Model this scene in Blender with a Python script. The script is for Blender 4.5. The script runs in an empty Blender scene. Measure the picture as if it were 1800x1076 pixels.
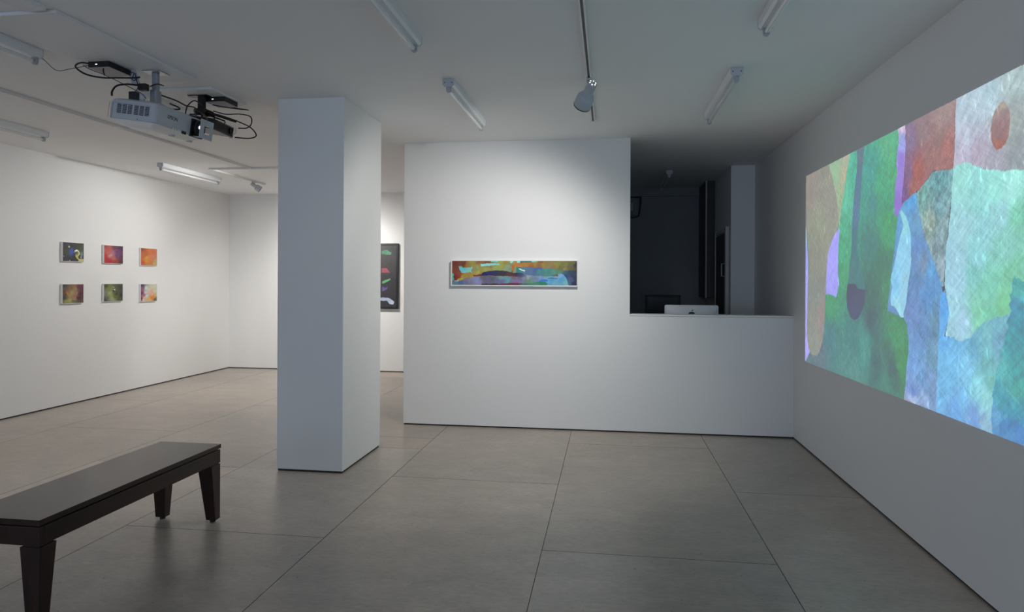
import bpy, bmesh, math, random
import numpy as np
from mathutils import Vector, Matrix, Euler
from math import radians as R, pi, sin, cos

# ------------------------------------------------------------------ camera, world, light
scene = bpy.context.scene
col = scene.collection
cam_d = bpy.data.cameras.new('camera')
cam = bpy.data.objects.new('camera', cam_d); col.objects.link(cam)
cam_d.sensor_width = 36.0
cam_d.lens = 1183.2 / 1800 * 36.0
cam_d.shift_y = -(538 - 492.2) / 1800
cam_d.clip_start = 0.05
cam.matrix_world = (Matrix.Translation((0, 0, 1.5)) @ Matrix.Rotation(R(8.182), 4, 'Z')
                    @ Matrix.Rotation(R(90), 4, 'X') @ Matrix.Rotation(R(0.28), 4, 'Z'))
scene.camera = cam

world = bpy.data.worlds.new('world'); scene.world = world; world.use_nodes = True
wb = world.node_tree.nodes['Background']
wb.inputs[0].default_value = (0.55, 0.72, 1.0, 1); wb.inputs[1].default_value = 0.6

scene.view_settings.view_transform = 'Standard'
scene.view_settings.look = 'None'
scene.view_settings.exposure = 0.0
scene.view_settings.gamma = 1.0
scene.view_settings.use_curve_mapping = False
scene.cycles.max_bounces = 10
scene.cycles.diffuse_bounces = 8
scene.cycles.sample_clamp_indirect = 4.0

def area(name, loc, rot, sx, sy, power, color):
    d = bpy.data.lights.new(name, 'AREA'); d.shape = 'RECTANGLE'
    d.size = sx; d.size_y = sy; d.energy = power; d.color = color
    o = bpy.data.objects.new(name, d); col.objects.link(o)
    o.location = loc; o.rotation_euler = rot
    return o
# daylight entering through the two street windows in the wall behind the camera
area('daylight_left', (-4.35, -3.25, 1.55), (R(90), 0, 0), 3.0, 2.3, 40, (0.62, 0.765, 1.0))
area('daylight_right', (-0.35, -3.25, 1.55), (R(90), 0, 0), 3.4, 2.3, 39, (0.62, 0.765, 1.0))

def spot(name, loc, target, power, color, size, blend, radius=0.04):
    d = bpy.data.lights.new(name, 'SPOT'); d.energy = power; d.color = color
    d.spot_size = R(size); d.spot_blend = blend; d.shadow_soft_size = radius
    o = bpy.data.objects.new(name, d); col.objects.link(o)
    o.location = loc
    o.rotation_euler = (Vector(target) - Vector(loc)).to_track_quat('-Z', 'Y').to_euler()
    return o

H = 2.907                                   # ceiling height
XL, XR, YM, YB, YR = -6.31, 1.748, 6.734, 10.51, -3.0

# ------------------------------------------------------------------ helpers
def srgb(c):
    out = []
    for v in c[:3]:
        v = v / 255.0
        out.append(v / 12.92 if v <= 0.04045 else ((v + 0.055) / 1.055) ** 2.4)
    return out

def mat(name, color, rough=0.5, metal=0.0, spec=0.5, noise=None, bump=0.0, emis=None, estr=0.0):
    m = bpy.data.materials.new(name); m.use_nodes = True
    nt = m.node_tree; b = nt.nodes['Principled BSDF']
    b.inputs['Base Color'].default_value = (*color, 1)
    b.inputs['Roughness'].default_value = rough
    b.inputs['Metallic'].default_value = metal
    b.inputs['Specular IOR Level'].default_value = spec
    if emis:
        b.inputs['Emission Color'].default_value = (*emis, 1)
        b.inputs['Emission Strength'].default_value = estr
    tc = nt.nodes.new('ShaderNodeTexCoord')
    n = nt.nodes.new('ShaderNodeTexNoise')
    sc, amt = noise if noise else (12.0, 0.03)
    n.inputs['Scale'].default_value = sc; n.inputs['Detail'].default_value = 5
    nt.links.new(tc.outputs['Object'], n.inputs['Vector'])
    mx = nt.nodes.new('ShaderNodeMix'); mx.data_type = 'RGBA'
    mx.inputs[6].default_value = (*[v * (1 - amt) for v in color], 1)
    mx.inputs[7].default_value = (*[min(1, v * (1 + amt)) for v in color], 1)
    nt.links.new(n.outputs['Fac'], mx.inputs[0])
    nt.links.new(mx.outputs[2], b.inputs['Base Color'])
    if bump:
        bp = nt.nodes.new('ShaderNodeBump'); bp.inputs['Strength'].default_value = bump
        bp.inputs['Distance'].default_value = 0.002
        nt.links.new(n.outputs['Fac'], bp.inputs['Height'])
        nt.links.new(bp.outputs['Normal'], b.inputs['Normal'])
    return m

M = {}
M['wall'] = mat('white_wall_paint', (0.79, 0.79, 0.785), 0.62, spec=0.3, noise=(1.6, 0.012), bump=0.05)
M['ceil'] = mat('ceiling_paint', (0.85, 0.85, 0.85), 0.75, spec=0.2, noise=(0.9, 0.03), bump=0.1)
M['gap'] = mat('wall_base_gap_shade', (0.035, 0.033, 0.032), 0.8)
M['office'] = mat('office_shade_grey', (0.30, 0.32, 0.35), 0.6)  # greyed to hold the unlit office's darkness in the colour
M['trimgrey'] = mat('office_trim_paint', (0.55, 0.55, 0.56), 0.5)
M['board'] = mat('painted_board', (0.74, 0.75, 0.76), 0.55, noise=(3, 0.02))
M['fixture'] = mat('white_enamel', (0.78, 0.80, 0.82), 0.35, noise=(8, 0.02))
M['fixture_end'] = mat('grey_enamel', (0.50, 0.53, 0.58), 0.4)
M['tube'] = mat('tube_glass', (0.80, 0.80, 0.80), 0.12)
M['metalcap'] = mat('aluminium_cap', (0.55, 0.55, 0.56), 0.3, metal=0.8)
M['socket'] = mat('socket_plastic', (0.42, 0.44, 0.48), 0.45)
M['track'] = mat('track_enamel', (0.70, 0.70, 0.70), 0.4)
M['slot'] = mat('track_slot', (0.05, 0.05, 0.06), 0.5)
M['lamp'] = mat('lamp_head_enamel', (0.46, 0.50, 0.54), 0.35)
M['black'] = mat('black_plastic', (0.010, 0.010, 0.013), 0.42)
M['blackm'] = mat('black_metal', (0.014, 0.014, 0.016), 0.35, metal=0.3)
M['cable'] = mat('black_cable', (0.008, 0.008, 0.009), 0.45)
M['greycable'] = mat('grey_cable', (0.10, 0.10, 0.10), 0.5)
M['proj'] = mat('projector_casing', (0.50, 0.53, 0.57), 0.38)
M['projbot_lit'] = mat('projector_underside_lit', (0.93, 0.92, 0.90), 0.45)  # near white: the light on the underside is painted into its colour
M['vent'] = mat('vent_slots', (0.02, 0.025, 0.035), 0.6)
M['lens'] = mat('lens_glass', (0.01, 0.01, 0.015), 0.05)
M['bracket'] = mat('bracket_metal', (0.40, 0.42, 0.46), 0.35, metal=0.5)
M['boxgrey'] = mat('player_underside', (0.38, 0.36, 0.38), 0.55)
M['lighthole'] = mat('lamp_vent_light', (0.9, 0.9, 0.9), 0.5, emis=(1.0, 0.97, 0.9), estr=3.0)
M['bulb'] = mat('lamp_bulb', (0.9, 0.9, 0.9), 0.5, emis=(1.0, 0.93, 0.82), estr=20.0)
M['lensglow'] = mat('lens_glow', (0.9, 0.9, 0.9), 0.3, emis=(0.85, 0.92, 1.0), estr=3.0)
M['led'] = mat('status_led', (0.9, 0.9, 0.9), 0.3, emis=(0.9, 1.0, 0.75), estr=2.0)
M['canvas'] = mat('white_panel_edge', (0.80, 0.79, 0.77), 0.5)
M['blackframe'] = mat('black_frame', (0.012, 0.012, 0.013), 0.4)
M['silver'] = mat('brushed_aluminium', (0.80, 0.83, 0.86), 0.4, metal=0.15)
M['logo'] = mat('dark_logo', (0.02, 0.025, 0.03), 0.4)
M['screen'] = mat('dark_screen', (0.014, 0.018, 0.026), 0.25)
M['desk'] = mat('desk_laminate', (0.25, 0.25, 0.26), 0.5)
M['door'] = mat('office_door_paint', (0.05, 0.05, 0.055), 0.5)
M['window_frame'] = mat('window_frame_metal', (0.25, 0.26, 0.27), 0.4, metal=0.6)
M['text'] = mat('grey_print', (0.10, 0.11, 0.13), 0.5)

def wood(name, sc):
    m = bpy.data.materials.new(name); m.use_nodes = True
    nt = m.node_tree; b = nt.nodes['Principled BSDF']
    tc = nt.nodes.new('ShaderNodeTexCoord'); mp = nt.nodes.new('ShaderNodeMapping')
    mp.inputs['Scale'].default_value = sc
    n = nt.nodes.new('ShaderNodeTexNoise'); n.inputs['Scale'].default_value = 1.6; n.inputs['Detail'].default_value = 6
    cr = nt.nodes.new('ShaderNodeValToRGB')
    cr.color_ramp.elements[0].position = 0.25; cr.color_ramp.elements[0].color = (0.007, 0.0028, 0.0020, 1)
    cr.color_ramp.elements[1].position = 0.85; cr.color_ramp.elements[1].color = (0.040, 0.0095, 0.0050, 1)
    nt.links.new(tc.outputs['Object'], mp.inputs[0]); nt.links.new(mp.outputs[0], n.inputs['Vector'])
    nt.links.new(n.outputs['Fac'], cr.inputs[0]); nt.links.new(cr.outputs[0], b.inputs['Base Color'])
    mr = nt.nodes.new('ShaderNodeMapRange'); mr.inputs[3].default_value = 0.285; mr.inputs[4].default_value = 0.33
    nt.links.new(n.outputs['Fac'], mr.inputs[0]); nt.links.new(mr.outputs[0], b.inputs['Roughness'])
    b.inputs['Specular IOR Level'].default_value = 0.35
    b.inputs['Coat Weight'].default_value = 0.22; b.inputs['Coat Roughness'].default_value = 0.16
    return m
M['wood'] = wood('dark_stained_wood', (26, 1.3, 20)); M['wood_leg'] = wood('dark_stained_wood_upright', (22, 22, 1.5))

def floor_mat():
    m = bpy.data.materials.new('sealed_hardboard_floor'); m.use_nodes = True
    nt = m.node_tree; b = nt.nodes['Principled BSDF']; L = nt.links.new
    tc = nt.nodes.new('ShaderNodeTexCoord')
    at = nt.nodes.new('ShaderNodeVertexColor'); at.layer_name = 'Col'
    def noise(scale, sc3, det=6, rough=0.6):
        mp = nt.nodes.new('ShaderNodeMapping'); mp.inputs['Scale'].default_value = sc3
        n = nt.nodes.new('ShaderNodeTexNoise'); n.inputs['Scale'].default_value = scale
        n.inputs['Detail'].default_value = det; n.inputs['Roughness'].default_value = rough
        L(tc.outputs['Object'], mp.inputs[0]); L(mp.outputs[0], n.inputs['Vector']); return n
    def ramp(src, p0, v0, p1, v1):
        mr = nt.nodes.new('ShaderNodeMapRange'); mr.inputs[1].default_value = p0; mr.inputs[2].default_value = p1
        mr.inputs[3].default_value = v0; mr.inputs[4].default_value = v1
        L(src.outputs['Fac'], mr.inputs[0]); return mr
    def mul(a, bb):
        k = nt.nodes.new('ShaderNodeMath'); k.operation = 'MULTIPLY'
        L(a.outputs[0], k.inputs[0]); L(bb.outputs[0], k.inputs[1]); return k
    n1 = noise(1.1, (1, 1, 1), 6, 0.65)            # broad cloudy wear
    n2 = noise(4.0, (0.9, 1.4, 1), 7, 0.72)         # streaky wear along the panels
    n3 = noise(60.0, (1, 1, 1), 0, 0.4)            # small dark specks
    n4 = noise(26.0, (0.8, 1.6, 1), 5, 0.7)      # fine trowel grain
    f = mul(mul(ramp(n1, 0.3, 0.88, 0.7, 1.09), ramp(n2, 0.34, 0.84, 0.66, 1.10)),
            mul(ramp(n3, 0.155, 0.35, 0.18, 1.0), ramp(n4, 0.34, 0.86, 0.66, 1.10)))
    vm = nt.nodes.new('ShaderNodeVectorMath'); vm.operation = 'SCALE'
    L(at.outputs['Color'], vm.inputs[0]); L(f.outputs[0], vm.inputs['Scale'])
    L(vm.outputs[0], b.inputs['Base Color'])
    rr = ramp(n2, 0.2, .285, 0.8, .35); L(rr.outputs[0], b.inputs['Roughness'])
    b.inputs['Specular IOR Level'].default_value = 0.8
    bp = nt.nodes.new('ShaderNodeBump'); bp.inputs['Strength'].default_value = 0.10; bp.inputs['Distance'].default_value = 0.002
    L(n2.outputs['Fac'], bp.inputs['Height']); L(bp.outputs['Normal'], b.inputs['Normal'])
    return m
M['floor'] = floor_mat()

def glass():
    m = bpy.data.materials.new('window_glass'); m.use_nodes = True
    nt = m.node_tree; nt.nodes.clear()
    o = nt.nodes.new('ShaderNodeOutputMaterial'); t = nt.nodes.new('ShaderNodeBsdfTransparent')
    g = nt.nodes.new('ShaderNodeBsdfGlossy'); g.inputs['Roughness'].default_value = 0.02
    x = nt.nodes.new('ShaderNodeMixShader'); x.inputs[0].default_value = 0.07
    nt.links.new(t.outputs[0], x.inputs[1]); nt.links.new(g.outputs[0], x.inputs[2]); nt.links.new(x.outputs[0], o.inputs[0])
    return m
M['glass'] = glass()

class MB:
    """collects shapes into one bmesh"""
    def __init__(s): s.bm = bmesh.new(); s.mi = 0
    def _fin(s, geom):
        for f in geom: f.material_index = s.mi
    def hexa(s, p, bevel=0.0, seg=2):
        vs = [s.bm.verts.new(q) for q in p]
        fs = [(0,3,2,1),(4,5,6,7),(0,1,5,4),(1,2,6,5),(2,3,7,6),(3,0,4,7)]
        F = [s.bm.faces.new([vs[i] for i in f]) for f in fs]; s._fin(F)
        if bevel:
            ed = list({e for f in F for e in f.edges})
            r = bmesh.ops.bevel(s.bm, geom=ed, offset=bevel, segments=seg, affect='EDGES', profile=0.7)
            s._fin(r['faces'])
        return s
    def box(s, x0, x1, y0, y1, z0, z1, bevel=0.0, seg=2, mtx=None):
        p = [(x0,y0,z0),(x1,y0,z0),(x1,y1,z0),(x0,y1,z0),(x0,y0,z1),(x1,y0,z1),(x1,y1,z1),(x0,y1,z1)]
        if mtx: p = [mtx @ Vector(q) for q in p]
        return s.hexa(p, bevel, seg)
    def ring(s, o, i, t0, t1, axis='Y'):
        """rectangular frame; o, i = outer and inner (a0, a1, b0, b1); t0..t1 = depth along the axis"""
        def v(a, b, t): return {'Y': (a, t, b), 'X': (t, a, b)}[axis]
        Q = [[[s.bm.verts.new(v(a, b, t)) for a, b in ((r[0], r[2]), (r[1], r[2]), (r[1], r[3]), (r[0], r[3]))] for r in (o, i)] for t in (t0, t1)]
        F = []
        for k in range(4):
            j = (k+1) % 4
            F += [s.bm.faces.new([Q[0][0][k], Q[0][0][j], Q[0][1][j], Q[0][1][k]]), s.bm.faces.new([Q[1][0][k], Q[1][1][k], Q[1][1][j], Q[1][0][j]]),
                  s.bm.faces.new([Q[0][0][k], Q[1][0][k], Q[1][0][j], Q[0][0][j]]), s.bm.faces.new([Q[0][1][k], Q[0][1][j], Q[1][1][j], Q[1][1][k]])]
        s._fin(F); return s
    def prism(s, prof, y0, y1, axis='Y', mtx=None):
        """prof = closed outline of (a, b); extruded along axis. Y: (x,z); X: (y,z); Z: (x,y)"""
        def v(a, b, t): return {'Y': (a, t, b), 'X': (t, a, b), 'Z': (a, b, t)}[axis]
        A = [v(a, b, y0) for a, b in prof]; B = [v(a, b, y1) for a, b in prof]
        if mtx: A = [mtx @ Vector(q) for q in A]; B = [mtx @ Vector(q) for q in B]
        A = [s.bm.verts.new(q) for q in A]; B = [s.bm.verts.new(q) for q in B]
        n = len(prof); F = [s.bm.faces.new(A), s.bm.faces.new(B[::-1])]
        F += [s.bm.faces.new([A[i], B[i], B[(i+1) % n], A[(i+1) % n]]) for i in range(n)]
        s._fin(F); return s
    def lathe(s, prof, mtx=None, n=28, cap=True):
        """prof = [(radius, z)...] revolved around Z"""
        mtx = mtx or Matrix(); rings = []
        for r, z in prof:
            if r < 1e-6: rings.append([s.bm.verts.new(mtx @ Vector((0, 0, z)))])
            else: rings.append([s.bm.verts.new(mtx @ Vector((r*cos(2*pi*i/n), r*sin(2*pi*i/n), z))) for i in range(n)])
        F = []
        for a, b in zip(rings[:-1], rings[1:]):
            for i in range(n):
                q = [a[i % len(a)], a[(i+1) % len(a)], b[(i+1) % len(b)], b[i % len(b)]]
                u = []
                for w in q:
                    if w not in u: u.append(w)
                if len(u) > 2: F.append(s.bm.faces.new(u))
        if cap:
            for r_ in (rings[0], rings[-1]):
                if len(r_) > 2: F.append(s.bm.faces.new(r_))
        for f in F: f.smooth = True
        s._fin(F); return s
    def tube(s, pts, r, n=8, smooth=True):
        P = [Vector(p) for p in pts]
        if smooth and len(P) > 2:
            Q = []; E_ = [P[0]*2-P[1]] + P + [P[-1]*2-P[-2]]
            for i in range(1, len(E_)-2):
                for k in range(8):
                    t = k/8; a, b, c, d = E_[i-1], E_[i], E_[i+1], E_[i+2]
                    Q.append(0.5*((2*b)+(c-a)*t+(2*a-5*b+4*c-d)*t*t+(3*b-a-3*c+d)*t**3))
            Q.append(P[-1]); P = Q
        rings = []; up = Vector((0.13, 0.21, 0.97)).normalized()
        for i, p in enumerate(P):
            d = (P[min(i+1, len(P)-1)] - P[max(i-1, 0)])
            d = d.normalized() if d.length > 1e-9 else Vector((0, 0, 1))
            a = up.cross(d)
            if a.length < 1e-3: a = Vector((1, 0, 0)).cross(d)
            a.normalize(); b = d.cross(a); up = b if b.length > .5 else up
            rings.append([s.bm.verts.new(p + (a*cos(2*pi*k/n) + b*sin(2*pi*k/n))*r) for k in range(n)])
        F = []
        for a, b in zip(rings[:-1], rings[1:]):
            F += [s.bm.faces.new([a[k], a[(k+1) % n], b[(k+1) % n], b[k]]) for k in range(n)]
        F += [s.bm.faces.new(rings[0]), s.bm.faces.new(rings[-1][::-1])]
        for f in F[:-2]: f.smooth = True
        s._fin(F); return s
    def build(s, name, mats, parent=None, origin=None):
        bmesh.ops.recalc_face_normals(s.bm, faces=s.bm.faces)
        for e in s.bm.edges:
            if len(e.link_faces) == 2 and e.calc_face_angle(0) > 0.6: e.smooth = False
        me = bpy.data.meshes.new(name); s.bm.to_mesh(me); s.bm.free()
        if not isinstance(mats, (list, tuple)): mats = [mats]
        for m in mats: me.materials.append(m)
        o = bpy.data.objects.new(name, me); col.objects.link(o)
        if parent is not None: o.parent = parent
        elif origin is not None:
            o.data.transform(Matrix.Translation(-Vector(origin))); o.location = origin
        return o

def tag(o, label, cat, group=None):
    o['label'] = label; o['category'] = cat
    if group: o['group'] = group
    return o
def thing(name, label, cat, loc=(0, 0, 0), group=None):
    o = bpy.data.objects.new(name, None); col.objects.link(o); o.location = loc
    o.empty_display_size = 0.1
    return tag(o, label, cat, group)
def struct(name, mb, m, label=None):
    o = mb.build(name, m); o['kind'] = 'structure'
    if label: o['label'] = label
    return o
def dup(root, loc, label, group=None):
    r = root.copy(); col.objects.link(r); r.location = loc; r['label'] = label
    if group: r['group'] = group
    for ch in list(root.children):
        c = ch.copy(); col.objects.link(c); c.parent = r
        for g in list(ch.children):
            d = g.copy(); col.objects.link(d); d.parent = c
    return r

# ---- painted surfaces: a fine mesh whose vertices carry the paint (or light) colours
def vnoise(x, y, seed):
    rng = np.random.RandomState(seed); T = rng.rand(64, 64)
    xi = np.floor(x).astype(int); yi = np.floor(y).astype(int); fx = x - xi; fy = y - yi
    fx = fx*fx*(3-2*fx); fy = fy*fy*(3-2*fy)
    g = lambda a, b: T[a % 64, b % 64]
    return (g(xi, yi)*(1-fx)*(1-fy) + g(xi+1, yi)*fx*(1-fy) + g(xi, yi+1)*(1-fx)*fy + g(xi+1, yi+1)*fx*fy)*2-1
def inside(px, py, poly):
    r = np.zeros(px.shape, bool); n = len(poly)
    for i in range(n):
        x0, y0 = poly[i]; x1, y1 = poly[(i+1) % n]
        if y0 == y1: continue
        c = ((y0 > py) != (y1 > py)) & (px < (x1-x0)*(py-y0)/(y1-y0)+x0)
        r ^= c
    return r
def blend(px, py, anch, power):
    num = np.zeros(px.shape+(3,)); den = np.zeros(px.shape)
    for a in anch:
        w = 1.0/(((px-a[0])**2+(py-a[1])**2)**(power/2)+1e-9)
        num += w[..., None]*np.array(a[2:5], float); den += w
    return num/den[..., None]
def to_lin(c):
    c = np.clip(c/255.0, 0, 1)
    return np.where(c <= 0.04045, c/12.92, ((c+0.055)/1.055)**2.4)
def paint_grid(P, px, py, layers, warp, mott, power=3.0):
    """layers: ('poly', pts, anchors, warp, grain) | ('blob', cx, cy, rx, ry, rgb, alpha)"""
    s = 1.0/mott
    wx = warp*(vnoise(px*s, py*s, 1)*.6+vnoise(px*s*3, py*s*3, 2)*.4)
    wy = warp*(vnoise(px*s, py*s, 3)*.6+vnoise(px*s*3, py*s*3, 4)*.4)
    img = np.zeros(px.shape+(3,))
    g1 = vnoise(px*s*2.2, py*s*2.2, 5)*.4+vnoise(px*s*6, py*s*5, 6)*.35+vnoise(px*s*17, py*s*13, 7)*.25
    for L in layers:
        if L[0] == 'poly':
            m = inside(px+wx*L[3], py+wy*L[3], L[1])
            if not m.any(): continue
            c = blend(px[m]+wx[m]*3, py[m]+wy[m]*3, L[2], power)
            img[m] = c*(1+g1[m]*L[4])[:, None]
        else:
            _, cx, cy, rx, ry, rgb, al = L
            w = al*np.exp(-(((px+wx*.5-cx)/rx)**2+((py+wy*.5-cy)/ry)**2)**1.5)
            img = img*(1-w[..., None])+np.array(rgb, float)*w[..., None]
    return to_lin(img)
def paint_mesh(name, nu, nv, posf, uvf, layers, warp, mott, material, parent=None, power=3.0, post=None):
    u, v = np.meshgrid(np.linspace(0, 1, nu+1), np.linspace(0, 1, nv+1))
    X = posf(u, v); a, b = uvf(u, v)
    C = paint_grid(None, a, b, layers, warp, mott, power)
    if post is not None: C = post(C)
    co = np.stack(X, -1).reshape(-1, 3)
    i = np.arange(nu)[None, :]+np.arange(nv)[:, None]*(nu+1)
    q = np.stack([i, i+1, i+nu+2, i+nu+1], -1).reshape(-1)
    me = bpy.data.meshes.new(name)
    me.vertices.add(len(co)); me.vertices.foreach_set('co', co.ravel().astype(np.float32))
    me.loops.add(len(q)); me.loops.foreach_set('vertex_index', q.astype(np.int32))
    me.polygons.add(nu*nv); me.polygons.foreach_set('loop_start', (np.arange(nu*nv)*4).astype(np.int32))
    me.update(calc_edges=True); me.validate()
    ca = me.color_attributes.new('Col', 'FLOAT_COLOR', 'POINT')
    ca.data.foreach_set('color', np.concatenate([C.reshape(-1, 3), np.ones((len(co), 1))], 1).ravel().astype(np.float32))
    me.materials.append(material)
    o = bpy.data.objects.new(name, me); col.objects.link(o)
    if parent: o.parent = parent
    return o
def paint_material(name, rough=0.35, grain=(60, 0.05)):
    m = bpy.data.materials.new(name); m.use_nodes = True
    nt = m.node_tree; b = nt.nodes['Principled BSDF']
    at = nt.nodes.new('ShaderNodeVertexColor'); at.layer_name = 'Col'
    tc = nt.nodes.new('ShaderNodeTexCoord'); n = nt.nodes.new('ShaderNodeTexNoise'); n.inputs['Scale'].default_value = grain[0]
    mr = nt.nodes.new('ShaderNodeMapRange'); mr.inputs[3].default_value = 1-grain[1]; mr.inputs[4].default_value = 1+grain[1]
    vm = nt.nodes.new('ShaderNodeVectorMath'); vm.operation = 'SCALE'
    nt.links.new(tc.outputs['Object'], n.inputs['Vector']); nt.links.new(n.outputs['Fac'], mr.inputs[0])
    nt.links.new(at.outputs['Color'], vm.inputs[0]); nt.links.new(mr.outputs[0], vm.inputs['Scale'])
    nt.links.new(vm.outputs[0], b.inputs['Base Color']); b.inputs['Roughness'].default_value = rough
    return m
M['paint'] = paint_material('oil_paint', 0.4)

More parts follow.
